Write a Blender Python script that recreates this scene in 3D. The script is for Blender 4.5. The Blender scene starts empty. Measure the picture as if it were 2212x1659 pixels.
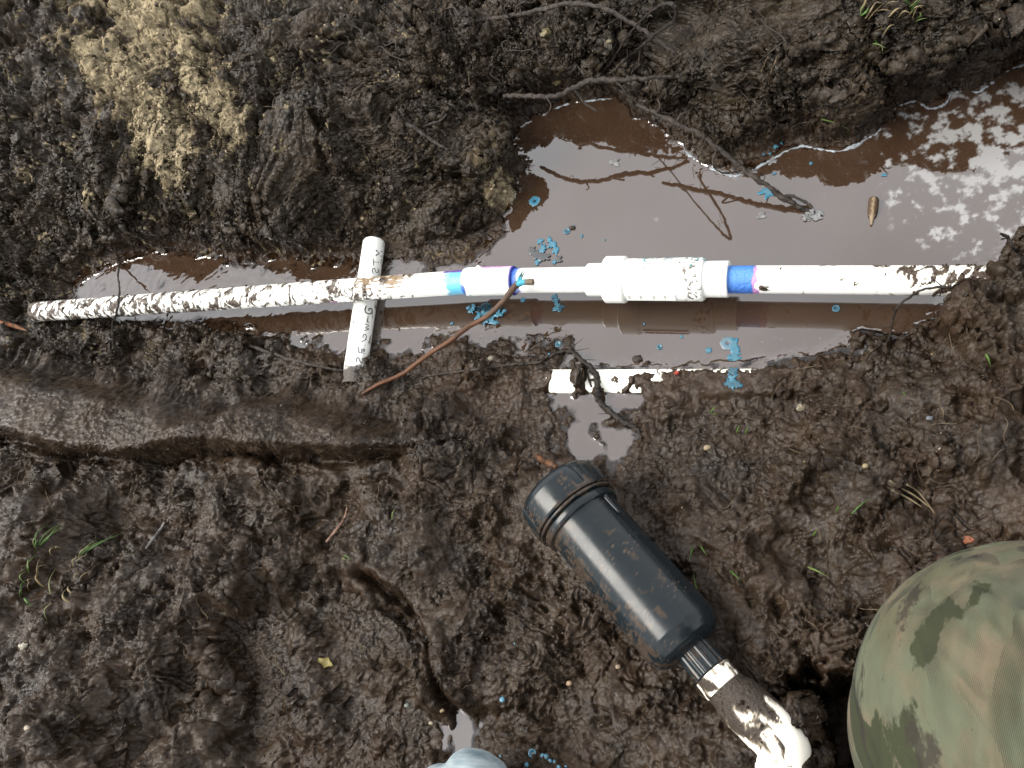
import bpy, math, random
import numpy as np
from mathutils import Matrix, Vector
random.seed(7); RNG = np.random.default_rng(11)
sc = bpy.context.scene
COL = sc.collection

# ------------------------------------------------------------------ camera
FPX, CX, CY, CAMH = 1905.0, 1106.0, 829.5, 1.0
_n = np.array([752., 852., 1905.]); _n /= np.linalg.norm(_n)          # "straight down" in camera axes
_X = np.array([1., 0, 0]) - _n[0]*_n; _X /= np.linalg.norm(_X)
M3 = np.array([_X, np.cross(-_n, _X), -_n])                            # camera axes (right, down, forward) -> world
cam = bpy.data.cameras.new('Camera'); camo = bpy.data.objects.new('Camera', cam); COL.objects.link(camo)
cam.sensor_width = 36.0; cam.lens = 36.0*FPX/2212.0; cam.clip_start = 0.02; cam.clip_end = 200
R = np.column_stack([M3[:, 0], -M3[:, 1], -M3[:, 2]])
mw = Matrix([[*R[0], 0], [*R[1], 0], [*R[2], CAMH], [0, 0, 0, 1]])
camo.matrix_world = mw
sc.camera = camo

# ------------------------------------------------------------------ light
SUN_EL, SUN_AZ = math.radians(48), math.radians(-94)      # azimuth from +Y (north) towards +X
wd = bpy.data.worlds.new("World"); sc.world = wd; wd.use_nodes = True
nt = wd.node_tree; nt.nodes.clear()
def WN(t, **k):
    n = nt.nodes.new(t)
    for a, b in k.items(): setattr(n, a, b)
    return n
wo = WN('ShaderNodeOutputWorld'); bg = WN('ShaderNodeBackground'); sky = WN('ShaderNodeTexSky')
sky.sky_type = 'NISHITA'; sky.sun_disc = False; sky.sun_elevation = SUN_EL; sky.sun_rotation = SUN_AZ
sky.air_density = 1.0; sky.dust_density = .7; sky.ozone_density = 1.0
hs = WN('ShaderNodeHueSaturation'); hs.inputs['Saturation'].default_value = 0.22; hs.inputs['Value'].default_value = 1.0
nt.links.new(sky.outputs[0], hs.inputs['Color'])
tc = WN('ShaderNodeTexCoord'); cl = WN('ShaderNodeTexNoise'); cl.inputs['Scale'].default_value = 1.6; cl.inputs['Detail'].default_value = 5
nt.links.new(tc.outputs['Generated'], cl.inputs['Vector'])
mr = WN('ShaderNodeMapRange'); mr.inputs[1].default_value = .35; mr.inputs[2].default_value = .65; mr.inputs[3].default_value = .85; mr.inputs[4].default_value = 1.35
nt.links.new(cl.outputs['Fac'], mr.inputs[0])
OVERCAST = 2.6                                             # even cloud deck in front of most of the blue sky
ov = WN('ShaderNodeMix'); ov.data_type = 'RGBA'; ov.inputs[0].default_value = .86; nt.links.new(hs.outputs[0], ov.inputs[6]); ov.inputs[7].default_value = (OVERCAST*.99, OVERCAST, OVERCAST*1.03, 1)
mx = WN('ShaderNodeVectorMath', operation='SCALE'); nt.links.new(ov.outputs[2], mx.inputs[0]); nt.links.new(mr.outputs[0], mx.inputs['Scale'])
nt.links.new(mx.outputs[0], bg.inputs['Color']); bg.inputs['Strength'].default_value = 0.15
nt.links.new(bg.outputs[0], wo.inputs[0])
sl = bpy.data.lights.new('Sun', 'SUN'); sl.energy = 1.5; sl.angle = math.radians(34); sl.color = (1, .95, .87)
so = bpy.data.objects.new('Sun', sl); COL.objects.link(so)
sd_ = Vector((math.sin(SUN_AZ)*math.cos(SUN_EL), math.cos(SUN_AZ)*math.cos(SUN_EL), math.sin(SUN_EL)))
so.rotation_euler = sd_.to_track_quat('Z', 'Y').to_euler(); so.location = sd_*20
sc.view_settings.view_transform = 'Standard'; sc.view_settings.look = 'None'
sc.view_settings.exposure = 2.62; sc.view_settings.gamma = 1.0

# ------------------------------------------------------------------ helpers
def W(px, py, h=0.0):                       # photo position (2212 x 1659) at height h above the water -> world
    r = M3 @ np.array([px-CX, py-CY, FPX]); t = (h-CAMH)/r[2]
    return np.array([r[0]*t, r[1]*t, h])
def ray(px, py):
    r = M3 @ np.array([px-CX, py-CY, FPX]); return r/np.linalg.norm(r)
def sstep(a, b, x):
    t = np.clip((x-a)/(b-a), 0, 1); return t*t*(3-2*t)
def _hash(i, j, s):
    h = (i.astype(np.int64)*374761393 + j.astype(np.int64)*668265263 + s*1274126177) & 0xffffffff
    h = ((h ^ (h >> 13))*1274126177) & 0xffffffff
    return (h ^ (h >> 16)) & 0xffffffff
def noise(x, y, s=0):                       # gradient noise about -1..1
    xi = np.floor(x); yi = np.floor(y); fx = x-xi; fy = y-yi
    u = fx*fx*fx*(fx*(fx*6-15)+10); v = fy*fy*fy*(fy*(fy*6-15)+10)
    def g(dx, dy):
        a = _hash(xi+dx, yi+dy, s)*(2*np.pi/4294967296.0)
        return np.cos(a)*(fx-dx) + np.sin(a)*(fy-dy)
    a = g(0, 0); b = g(1, 0); c = g(0, 1); d = g(1, 1)
    return (a+u*(b-a) + v*((c+u*(d-c))-(a+u*(b-a))))*1.5
def fbm(x, y, o=4, s=0, gain=.5):
    r = 0; a = 1.0
    for k in range(o):
        r = r + a*noise(x, y, s+k*17); x = x*2.03+3.1; y = y*2.03+1.7; a *= gain
    return r
def worley(x, y, s=0):                      # F1, F2
    xi = np.floor(x); yi = np.floor(y); f1 = np.full(x.shape, 9.0); f2 = np.full(x.shape, 9.0)
    for dx in (-1, 0, 1):
        for dy in (-1, 0, 1):
            h = _hash(xi+dx, yi+dy, s)
            qx = xi+dx+(h & 0xffff)/65536.0-x; qy = yi+dy+(h >> 16)/65536.0-y
            d = qx*qx+qy*qy; f2 = np.minimum(f2, np.maximum(f1, d)); f1 = np.minimum(f1, d)
    return np.sqrt(f1), np.sqrt(f2)
def poly_sd(P, x, y):                       # signed distance to a polygon, negative inside
    P = np.asarray(P); d2 = np.full(x.shape, 1e9); ins = np.zeros(x.shape, bool)
    for a, b in zip(P, np.roll(P, -1, 0)):
        e = b-a; wx = x-a[0]; wy = y-a[1]
        t = np.clip((wx*e[0]+wy*e[1])/max(e@e, 1e-12), 0, 1)
        d2 = np.minimum(d2, (wx-t*e[0])**2+(wy-t*e[1])**2)
        c = (a[1] > y) != (b[1] > y)
        if abs(e[1]) > 1e-12: ins ^= c & (x < e[0]*(y-a[1])/e[1]+a[0])
    d = np.sqrt(d2); return np.where(ins, -d, d)
def line_d(P, x, y):                        # distance to an open polyline
    P = np.asarray(P); d2 = np.full(x.shape, 1e9)
    for a, b in zip(P[:-1], P[1:]):
        e = b-a; wx = x-a[0]; wy = y-a[1]
        t = np.clip((wx*e[0]+wy*e[1])/max(e@e, 1e-12), 0, 1)
        d2 = np.minimum(d2, (wx-t*e[0])**2+(wy-t*e[1])**2)
    return np.sqrt(d2)
def PX(lst, h=0.0): return np.array([W(a, b, h)[:2] for a, b in lst])

def mesh_np(name, V, F, smooth=True):
    V = np.asarray(V, np.float32); F = np.asarray(F, np.int32); k = F.shape[1]
    me = bpy.data.meshes.new(name)
    me.vertices.add(len(V)); me.vertices.foreach_set('co', V.ravel())
    me.loops.add(F.size); me.loops.foreach_set('vertex_index', F.ravel())
    me.polygons.add(len(F)); me.polygons.foreach_set('loop_start', np.arange(len(F), dtype=np.int32)*k)
    me.polygons.foreach_set('use_smooth', np.full(len(F), smooth, bool))
    me.update(calc_edges=True); return me
def set_col(me, C, name='Col'):
    C = np.asarray(C, np.float32)
    if C.shape[1] == 3: C = np.column_stack([C, np.ones(len(C), np.float32)])
    a = me.color_attributes.new(name, 'FLOAT_COLOR', 'POINT'); a.data.foreach_set('color', C.ravel())
def grid_faces(ni, nj, wrap=False):
    i = np.arange(ni-1)[:, None]; j = np.arange(nj if wrap else nj-1)[None, :]; j2 = (j+1) % nj
    return np.stack([i*nj+j, i*nj+j2, (i+1)*nj+j2, (i+1)*nj+j], -1).reshape(-1, 4)
def link(o, mat=None, parent=None):
    COL.objects.link(o)
    if parent is not None: o.parent = parent
    if mat is not None: o.data.materials.append(mat)
    return o
def tag(o, label=None, cat=None, group=None, kind=None):
    for k, v in (('label', label), ('category', cat), ('group', group), ('kind', kind)):
        if v: o[k] = v
    return o
def empty(name, loc, label, cat, group=None):
    o = bpy.data.objects.new(name, None); o.empty_display_size = .02; o.location = loc; COL.objects.link(o)
    return tag(o, label, cat, group)
def root_world(o):
    v = Vector((0, 0, 0))
    while o is not None: v += o.location; o = o.parent
    return np.array(v)
def part(name, V, F, mat, parent=None, col=None, smooth=True, origin=None):
    """one mesh object from world-space verts; local origin at parent's or at its own base"""
    V = np.asarray(V, float)
    if parent is not None: base = root_world(parent)
    else: base = np.array([*V[:, :2].mean(0), V[:, 2].min()]) if origin is None else np.asarray(origin, float)
    me = mesh_np(name, V-base, F, smooth)
    if col is not None: set_col(me, wetdark(col))
    o = bpy.data.objects.new(name, me)
    if parent is None: o.location = base
    return link(o, mat, parent)

def crom(P, n=8):
    P = np.asarray(P, float)
    if len(P) < 3:
        t = np.linspace(0, 1, n+1)[:, None]; return P[0]*(1-t)+P[-1]*t
    Q = np.vstack([2*P[0]-P[1], P, 2*P[-1]-P[-2]]); out = []
    for i in range(1, len(Q)-2):
        for t in np.arange(n)/n:
            a, b, c, d = Q[i-1:i+3]
            out.append(.5*((2*b)+(-a+c)*t+(2*a-5*b+4*c-d)*t*t+(-a+3*b-3*c+d)*t**3))
    out.append(P[-1]); return np.array(out)
def sweep(P, r, ns=10, lump=0.0, seed=0, cap=True):
    """tube along P with radius r (array or number); returns V, F"""
    P = np.asarray(P, float); n = len(P); r = np.broadcast_to(np.asarray(r, float), (n,))
    T = np.gradient(P, axis=0); T /= np.linalg.norm(T, axis=1)[:, None]+1e-12
    up = np.array([0, 0, 1.0]); 
    if abs(T[0]@up) > .9: up = np.array([0, 1.0, 0])
    N = up-(up@T[0])*T[0]; N /= np.linalg.norm(N); V = []
    ang = np.arange(ns)*2*np.pi/ns
    for i in range(n):
        N = N-(N@T[i])*T[i]; N /= np.linalg.norm(N)+1e-12; B = np.cross(T[i], N)
        rr = r[i]*np.ones(ns)
        if lump:
            rr = rr*(1+lump*noise(np.cos(ang)*1.3+i*.45+seed*7.7, np.sin(ang)*1.3+seed*3.1, seed))
        V.append(P[i]+np.outer(np.cos(ang)*rr, N)+np.outer(np.sin(ang)*rr, B))
    V = np.concatenate(V); F = grid_faces(n, ns, True)
    if cap:
        m = len(V); V = np.vstack([V, P[0], P[-1]]); k = np.arange(ns); k2 = (k+1) % ns
        F = np.vstack([F, np.stack([np.full(ns, m), k2, k, k], -1), np.stack([np.full(ns, m+1), (n-1)*ns+k, (n-1)*ns+k2, (n-1)*ns+k2], -1)])
        # degenerate quads -> keep as quads with a tiny split avoided by triangles below
    return V, F
def fixquads(F):
    F = np.asarray(F); q = [tuple(f) for f in F]
    return [f if len(set(f)) == 4 else tuple(dict.fromkeys(f)) for f in q]
def mesh_py(name, V, F, smooth=True):
    me = bpy.data.meshes.new(name); me.from_pydata([tuple(v) for v in V], [], [tuple(f) for f in F])
    me.polygons.foreach_set('use_smooth', [smooth]*len(me.polygons)); me.update(); return me
def part_py(name, V, F, mat, parent=None, col=None, smooth=True):
    V = np.asarray(V, float)
    base = root_world(parent) if parent is not None else np.array([*V[:, :2].mean(0), V[:, 2].min()])
    me = mesh_py(name, V-base, F, smooth)
    if col is not None: set_col(me, wetdark(col))
    o = bpy.data.objects.new(name, me)
    if parent is None: o.location = base
    return link(o, mat, parent)
def tube_part(name, P, r, mat, parent=None, ns=10, lump=0.0, seed=0, colf=None):
    V, F = sweep(P, r, ns, lump, seed); F = fixquads(F)
    return part_py(name, V, F, mat, parent, colf(V) if colf else None)
def lathe(A, B, prof, ns=72):
    """profile [(t metres from A towards B, radius)] round the axis A->B; returns V, F, t, angle (90 deg = up, 0 = north side)"""
    A = np.asarray(A, float); T = np.asarray(B, float)-A; T /= np.linalg.norm(T)
    up = np.array([0, 0, 1.0]); e2 = up-(up@T)*T; e2 /= np.linalg.norm(e2); e1 = np.cross(e2, T)
    if e1[1] < 0: e1 = -e1
    t = np.array([p[0] for p in prof]); r = np.array([p[1] for p in prof]); a = np.arange(ns)*2*np.pi/ns
    V = A+t[:, None, None]*T+r[:, None, None]*(np.cos(a)[None, :, None]*e1+np.sin(a)[None, :, None]*e2)
    tt = np.repeat(t, ns); aa = np.tile(a, len(t))
    return V.reshape(-1, 3), grid_faces(len(t), ns, True), tt, aa
def dense(prof, step=.0009):
    out = [prof[0]]
    for (t0, r0), (t1, r1) in zip(prof[:-1], prof[1:]):
        n = max(1, int(math.hypot(t1-t0, r1-r0)/step))
        for k in range(1, n+1): out.append((t0+(t1-t0)*k/n, r0+(r1-r0)*k/n))
    return out

# ------------------------------------------------------------------ materials
KA = .45                                              # wet things are dark: the picture is exposed for the soil, white plastic blows out
def wetdark(c):
    c = np.asarray(c, float); f = KA+(1-KA)*sstep(.30, .48, c.min(1)); return np.clip(c, 0, 1)*f[:, None]
def material(name):
    m = bpy.data.materials.new(name); m.use_nodes = True
    return m, m.node_tree, m.node_tree.nodes['Principled BSDF']
def N(t, ty, **k):
    n = t.nodes.new(ty)
    for a, b in k.items():
        if a.startswith('i_'):
            kk = a[2:]; n.inputs[int(kk) if kk.isdigit() else kk].default_value = b
        else: setattr(n, a, b)
    return n
def mixc(t, fac, a, b):
    n = t.nodes.new('ShaderNodeMix'); n.data_type = 'RGBA'
    for s, v in ((n.inputs[0], fac), (n.inputs[6], a), (n.inputs[7], b)):
        if isinstance(v, bpy.types.NodeSocket): t.links.new(v, s)
        elif isinstance(v, (int, float)): s.default_value = v
        else: s.default_value = (v[0]*KA, v[1]*KA, v[2]*KA, 1)
    return n.outputs[2]
def mapr(t, v, a, b, c, d):
    n = t.nodes.new('ShaderNodeMapRange'); t.links.new(v, n.inputs[0])
    for i, q in enumerate((a, b, c, d)): n.inputs[i+1].default_value = q
    return n.outputs[0]
def noise_n(t, scale, detail=4, rough=.6, vec=None):
    n = N(t, 'ShaderNodeTexNoise'); n.inputs['Scale'].default_value = scale; n.inputs['Detail'].default_value = detail; n.inputs['Roughness'].default_value = rough
    if vec is not None: t.links.new(vec, n.inputs['Vector'])
    return n.outputs['Fac']
def objc(t): return N(t, 'ShaderNodeTexCoord').outputs['Object']
def bump(t, p, h, strength, dist):
    b = N(t, 'ShaderNodeBump'); b.inputs['Strength'].default_value = strength; b.inputs['Distance'].default_value = dist
    t.links.new(h, b.inputs['Height']); t.links.new(b.outputs[0], p.inputs['Normal'])

def mud_material():
    m, t, p = material('mud'); c = objc(t)
    at = N(t, 'ShaderNodeVertexColor', layer_name='Col'); sp = N(t, 'ShaderNodeSeparateColor'); t.links.new(at.outputs[0], sp.inputs[0])
    tan, smo, wet = sp.outputs[0], sp.outputs[1], sp.outputs[2]
    n1 = noise_n(t, 14, 6, .65, c); n2 = noise_n(t, 120, 5, .7, c); n3 = noise_n(t, 520, 4, .75, c)
    dry = mixc(t, mapr(t, n1, .35, .68, 0, 1), (.0092, .0068, .0040), (.036, .0275, .0168))
    wetc = mixc(t, mapr(t, n1, .35, .68, 0, 1), (.0120, .0070, .0042), (.050, .0300, .0180))
    base = mixc(t, wet, dry, wetc)
    base = mixc(t, mapr(t, n2, .45, .72, 0, .7), base, (.075, .055, .037))
    base = mixc(t, mapr(t, n3, .63, .73, 0, .42), base, (.12, .095, .062))
    base = mixc(t, mapr(t, n3, .42, .32, 0, .5), base, (.004, .003, .002))
    sand = mixc(t, mapr(t, n2, .35, .65, 0, 1), (.20, .160, .098), (.50, .415, .27))
    base = mixc(t, tan, base, sand)
    t.links.new(base, p.inputs['Base Color'])
    r = mapr(t, noise_n(t, 60, 4, .6, c), .35, .65, .30, .50)
    rr = N(t, 'ShaderNodeMath', operation='MULTIPLY_ADD'); t.links.new(wet, rr.inputs[0]); rr.inputs[1].default_value = -.16; t.links.new(r, rr.inputs[2])
    r2 = N(t, 'ShaderNodeMath', operation='MULTIPLY_ADD'); t.links.new(tan, r2.inputs[0]); r2.inputs[1].default_value = .5; t.links.new(rr.outputs[0], r2.inputs[2])
    t.links.new(r2.outputs[0], p.inputs['Roughness'])
    n4 = noise_n(t, 230, 4, .7, c); n5 = noise_n(t, 20, 3, .6, c)
    gl = N(t, 'ShaderNodeMath', operation='MULTIPLY_ADD'); t.links.new(n5, gl.inputs[0]); gl.inputs[1].default_value = .35; t.links.new(n4, gl.inputs[2])
    sl2 = mapr(t, gl.outputs[0], .62, .84, .06, .28)
    sm = N(t, 'ShaderNodeMath', operation='MULTIPLY_ADD'); t.links.new(smo, sm.inputs[0]); sm.inputs[1].default_value = .10; t.links.new(sl2, sm.inputs[2])
    s3 = N(t, 'ShaderNodeMath', operation='MULTIPLY'); t.links.new(sm.outputs[0], s3.inputs[0]); t.links.new(mapr(t, smo, 0, 1, 1, .5), s3.inputs[1])
    st = N(t, 'ShaderNodeMath', operation='SUBTRACT', use_clamp=True); t.links.new(s3.outputs[0], st.inputs[0]); t.links.new(tan, st.inputs[1])
    t.links.new(st.outputs[0], p.inputs['Specular IOR Level'])
    h = N(t, 'ShaderNodeMath', operation='ADD'); t.links.new(n2, h.inputs[0]); t.links.new(n3, h.inputs[1])
    hm = N(t, 'ShaderNodeMath', operation='MULTIPLY'); t.links.new(h.outputs[0], hm.inputs[0]); t.links.new(mapr(t, smo, 0, 1, 1, .45), hm.inputs[1])
    bump(t, p, hm.outputs[0], .45, .0026)
    return m
def water_material():
    m, t, p = material('muddy water'); c = objc(t)
    at = N(t, 'ShaderNodeVertexColor', layer_name='Col'); sp = N(t, 'ShaderNodeSeparateColor'); t.links.new(at.outputs[0], sp.inputs[0])
    dep, pale_patch, clear = sp.outputs[0], sp.outputs[1], sp.outputs[2]
    n1 = noise_n(t, 9, 4, .6, c)
    br = mixc(t, mapr(t, n1, .3, .7, 0, 1), (.042, .0235, .0138), (.056, .033, .020))
    p.inputs['IOR'].default_value = 1.56; p.inputs['Specular IOR Level'].default_value = 1.0
    p.inputs['Roughness'].default_value = .03
    base = mixc(t, pale_patch, br, (.30, .295, .29)); t.links.new(base, p.inputs['Base Color'])
    t.links.new(mapr(t, pale_patch, 0, 1, .03, .35), p.inputs['Roughness'])
    bump(t, p, noise_n(t, 25, 2, .5, c), .02, .004)
    tr = N(t, 'ShaderNodeBsdfTransparent'); tr.inputs[0].default_value = (.72, .58, .42, 1)
    gl = N(t, 'ShaderNodeBsdfGlossy'); gl.inputs['Roughness'].default_value = .03
    fr = N(t, 'ShaderNodeFresnel'); fr.inputs[0].default_value = 1.5
    thin = N(t, 'ShaderNodeMixShader'); t.links.new(fr.outputs[0], thin.inputs[0]); t.links.new(tr.outputs[0], thin.inputs[1]); t.links.new(gl.outputs[0], thin.inputs[2])
    mixs = N(t, 'ShaderNodeMixShader'); t.links.new(dep, mixs.inputs[0]); t.links.new(thin.outputs[0], mixs.inputs[1]); t.links.new(p.outputs[0], mixs.inputs[2])
    t.links.new(mixs.outputs[0], t.nodes['Material Output'].inputs[0])
    return m
def vcol_material(name, rough=.35, spec=.5, bmp=None, coat=0, rnoise=None):
    m, t, p = material(name); at = N(t, 'ShaderNodeVertexColor', layer_name='Col'); t.links.new(at.outputs[0], p.inputs['Base Color'])
    p.inputs['Roughness'].default_value = rough; p.inputs['Specular IOR Level'].default_value = spec
    if coat: p.inputs['Coat Weight'].default_value = coat; p.inputs['Coat Roughness'].default_value = .08
    if bmp: bump(t, p, noise_n(t, bmp[0], 5, .65, objc(t)), bmp[1], bmp[2])
    if rnoise: t.links.new(mapr(t, noise_n(t, rnoise[0], 4, .6, objc(t)), .3, .7, rnoise[1], rnoise[2]), p.inputs['Roughness'])
    return m
def two_tone(name, a, b, scale, rough=.6, bmp=None, spec=.2, detail=5, lo=.38, hi=.62, stretch=None):
    m, t, p = material(name); c = objc(t)
    if stretch:
        mp = N(t, 'ShaderNodeMapping'); mp.inputs['Scale'].default_value = stretch; t.links.new(c, mp.inputs[0]); c = mp.outputs[0]
    t.links.new(mixc(t, mapr(t, noise_n(t, scale, detail, .65, c), lo, hi, 0, 1), a, b), p.inputs['Base Color'])
    p.inputs['Roughness'].default_value = rough; p.inputs['Specular IOR Level'].default_value = spec
    if bmp: bump(t, p, noise_n(t, bmp[0], 5, .65, c), bmp[1], bmp[2])
    return m
MUD = mud_material(); WATER = water_material()
PVC = vcol_material('white plastic', .28, .35)
_t = PVC.node_tree; _p = _t.nodes['Principled BSDF']; _v = [n for n in _t.nodes if n.type == 'VERTEX_COLOR'][0]
_bw = N(_t, 'ShaderNodeRGBToBW'); _t.links.new(_v.outputs[0], _bw.inputs[0]); _t.links.new(mapr(_t, _bw.outputs[0], .03, .35, .40, .26), _p.inputs['Roughness'])
_h = N(_t, 'ShaderNodeMath', operation='MULTIPLY'); _t.links.new(noise_n(_t, 260, 4, .7, objc(_t)), _h.inputs[0]); _t.links.new(mapr(_t, _bw.outputs[0], .02, .30, 1, 0), _h.inputs[1])
bump(_t, _p, _h.outputs[0], .9, .004)
BLACK = vcol_material('black plastic', .22, .17, (90, .02, .002), 0, (35, .15, .30))
ROOT = two_tone('muddy root bark', (.014, .010, .007), (.062, .046, .035), 200, .6, (260, .8, .003))
ROOTD = two_tone('dark root bark', (.010, .007, .005), (.030, .021, .015), 160, .55, (260, .8, .003))
TWIG = vcol_material('twig bark', .6, .2, (300, .5, .002))
FINE = two_tone('pale rootlet', (.04, .028, .016), (.17, .125, .07), 90, .6)
GRASSM = vcol_material('grass blade', .5, .2)
GLUE = vcol_material('blue glue', .25, .25)
PEB = vcol_material('pebble stone', .5, .25, (400, .4, .001))
INK = two_tone('black marker ink', (.006, .006, .007), (.015, .015, .016), 300, .5)

# ------------------------------------------------------------------ ground
SHORE = [(1098,292),(1140,262),(1193,229),(1260,212),(1324,208),(1352,222),(1366,250),(1400,268),(1440,282),(1472,313),(1500,338),(1548,362),(1580,372),(1610,362),
 (1640,348),(1668,335),(1696,318),(1747,306),(1754,314),(1808,320),(1858,303),(1894,278),(1923,252),(1898,228),(1920,229),(1977,212),(2006,227),(2042,216),(2053,191),
 (2110,191),(2157,158),(2190,139),(2230,128),(2330,100),(2330,505),(2212,508),(2186,520),(2172,560),(2146,592),(2060,600),(2048,640),(2039,695),(1992,705),(1960,714),(1930,726),(1884,718),(1844,722),
 (1830,753),(1790,762),(1722,776),(1668,786),(1624,786),(1560,792),(1440,794),(1300,797),(1215,797),(1226,767),(1212,722),(1180,735),(1140,742),(1068,731),(1024,722),(938,734),
 (859,752),(820,745),(742,756),(684,741),(612,726),(540,715),(479,705),(414,694),(313,699),(240,690),(180,665),(158,645),(162,609),(198,587),(245,562),(274,551),(331,541),(432,541),(475,548),(533,569),(569,555),
 (612,544),(684,559),(730,560),(780,575),(840,582),(930,585),(1000,585),(1045,578),(1030,562),(1056,538),(1087,504),(1087,464),(1112,432),(1116,396),(1141,360),(1112,324)]
POOL2 = [(1215,856),(1400,856),(1380,884),(1345,888),(1302,906),(1269,913),(1266,937),(1300,955),(1310,975),(1284,991),(1248,1000),(1228,976),(1226,945),(1238,905),(1222,868)]
POOL3 = [(1290,925),(1340,925),(1362,955),(1350,985),(1320,985)]
CTRL = [  # px, py, height there, plateau, slope, water depth
 (0,30,.22,.23,1.1,.04),(300,200,.2,.22,1.1,.02),(600,120,.2,.21,1.3,.03),(900,200,.15,.18,1.6,.03),(300,480,.05,.22,2.4,.006),(600,500,.05,.20,2.8,.006),
 (60,500,.07,.2,.8,.02),(900,430,.06,.15,.9,.03),(1040,420,.03,.14,1.8,.04),(1090,330,.03,.17,2.8,.05),(1000,100,.14,.17,2.0,.05),(1250,150,.06,.16,3.2,.05),(1300,40,.12,.17,3.0,.05),(1480,120,.1,.13,2.3,.05),
 (1480,260,.02,.02,.6,.05),(1560,320,.014,.018,.5,.05),(1620,290,.03,.06,1.2,.05),(1640,200,.08,.13,2.0,.05),(1700,100,.11,.14,2.4,.05),(1780,290,.02,.10,2.4,.05),(1880,200,.05,.19,3.4,.05),(2000,100,.1,.23,3.6,.05),(2200,60,.1,.23,3.6,.05),
 (2250,520,.08,.10,1.6,.05),(2130,650,.085,.10,1.8,.05),(2180,760,.09,.10,1.0,.05),(2010,730,.03,.07,.8,.05),
 (1900,800,.04,.07,.55,.05),(1700,830,.02,.03,.35,.05),(1560,830,.016,.018,.45,.05),(1440,840,.014,.016,.6,.05),(1500,930,.02,.03,.3,.03),(1800,1000,.05,.08,.4,.05),(2100,1000,.09,.1,.5,.05),(1700,1200,.05,.06,.4,.05),(2000,1250,.06,.08,.4,.05),
 (1600,1000,.03,.05,.3,.05),(1400,1000,.02,.025,.25,.02),(1320,960,.004,.006,.2,.01),(1180,850,.008,.010,.3,.02),(1180,930,.012,.014,.25,.02),(1100,800,.012,.016,.4,.02),(1000,800,.012,.02,.4,.02),(900,800,.015,.025,.5,.03),
 (1060,900,.02,.028,.3,.02),(1000,1000,.04,.05,.3,.04),(1250,1060,.03,.04,.35,.03),(1150,1200,.045,.05,.3,.04),(1350,1300,.05,.05,.3,.04),
 (760,810,.012,.02,.5,.04),(600,780,.02,.035,.5,.04),(450,750,.03,.045,.6,.04),(250,730,.03,.045,.6,.04),(60,700,.05,.06,.7,.04),(40,640,.06,.08,.7,.04),(120,620,.05,.08,.9,.02),
 (850,530,.004,.008,.25,.006),(960,540,.004,.007,.22,.006),(1040,520,.003,.006,.2,.01),(880,470,.03,.12,.7,.02),
 (0,900,.05,.06,.5,.04),(300,880,.05,.05,.4,.04),(700,900,.04,.05,.4,.04),(300,1050,.05,.05,.3,.04),(0,1250,.09,.1,.4,.04),(0,1600,.1,.12,.3,.04),(500,1300,.07,.07,.3,.04),(700,1450,.055,.055,.3,.04),(900,1600,.05,.05,.3,.04),(1200,1500,.055,.055,.3,.04),(1500,1600,.055,.055,.3,.04),(1850,1500,.05,.05,.3,.04),(2200,1600,.07,.07,.3,.04)]
def axis(spans):
    out = []
    for a, b, s in spans: out.append(np.arange(a, b, s))
    x = np.concatenate(out); lo = []; d = .004; v = x[0]
    while v > -40: v -= d; lo.append(v); d *= 1.065 if d < .045 else 1.4
    hi = []; d = .004; v = x[-1]
    while v < 40: v += d; hi.append(v); d *= 1.065 if d < .045 else 1.4
    return np.concatenate([lo[::-1], x, hi])
QUICK = 1.0
xs = axis([(-1.66, -1.0, .0020*QUICK), (-1.0, -.55, .0015*QUICK), (-.55, .36, .00125*QUICK)])
ys = axis([(-.03, .70, .00125*QUICK), (.70, .99, .0008*QUICK), (.99, 1.1, .0015*QUICK), (1.1, 1.62, .0024*QUICK)])
GX, GY = np.meshgrid(xs, ys, indexing='ij')
shoreW = PX(SHORE); pool2W = PX(POOL2); pool3W = PX(POOL3)
def coarse(fn):                              # evaluate a smooth field on a 4 mm lattice and interpolate
    cx = np.concatenate([[-41, -10, -4], [-2.4, -2.0], np.arange(-1.72, .42, .004), [.6, 1.0, 4, 10, 41]]); cy = np.concatenate([[-41, -10, -3], [-.8, -.4], np.arange(-.1, 1.68, .004), [1.9, 2.4, 4, 10, 41]])
    A, B = np.meshgrid(cx, cy, indexing='ij'); f = fn(A, B)
    ix = np.clip(np.searchsorted(cx, xs)-1, 0, len(cx)-2); tx = ((xs-cx[ix])/(cx[ix+1]-cx[ix]))[:, None]
    iy = np.clip(np.searchsorted(cy, ys)-1, 0, len(cy)-2); ty = ((ys-cy[iy])/(cy[iy+1]-cy[iy]))[None, :]
    a = f[ix][:, iy]; b = f[ix+1][:, iy]; c = f[ix][:, iy+1]; d = f[ix+1][:, iy+1]
    return (a*(1-tx)+b*tx)*(1-ty)+(c*(1-tx)+d*tx)*ty
KBANK = {(300,480):.45,(600,500):.55,(900,200):.2,(1090,330):.72,(1040,420):.42,(1000,100):.35,(1250,150):.68,(1300,40):.64,(1480,120):.6,(1640,200):.5,(1700,100):.5,(1620,290):.15,(1780,290):.5,(1880,200):.70,(2000,100):.78,(2200,60):.78,(900,430):.1}
ctl = np.array([[*W(a, b, h)[:2], P, s, dpt, KBANK.get((a, b), 0.0)] for a, b, h, P, s, dpt in CTRL])
def idw(k):
    def f(A, B):
        num = 0; den = 0
        for c in ctl:
            w = 1/((A-c[0])**2+(B-c[1])**2+.0012)**1.6
            num = num+w*c[k]; den = den+w
        return num/den
    return coarse(f)
PLAT, SLOPE, DEEP, KSH = idw(2), idw(3), idw(4), idw(5)
SDM = coarse(lambda A, B: poly_sd(shoreW, A, B))
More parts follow.
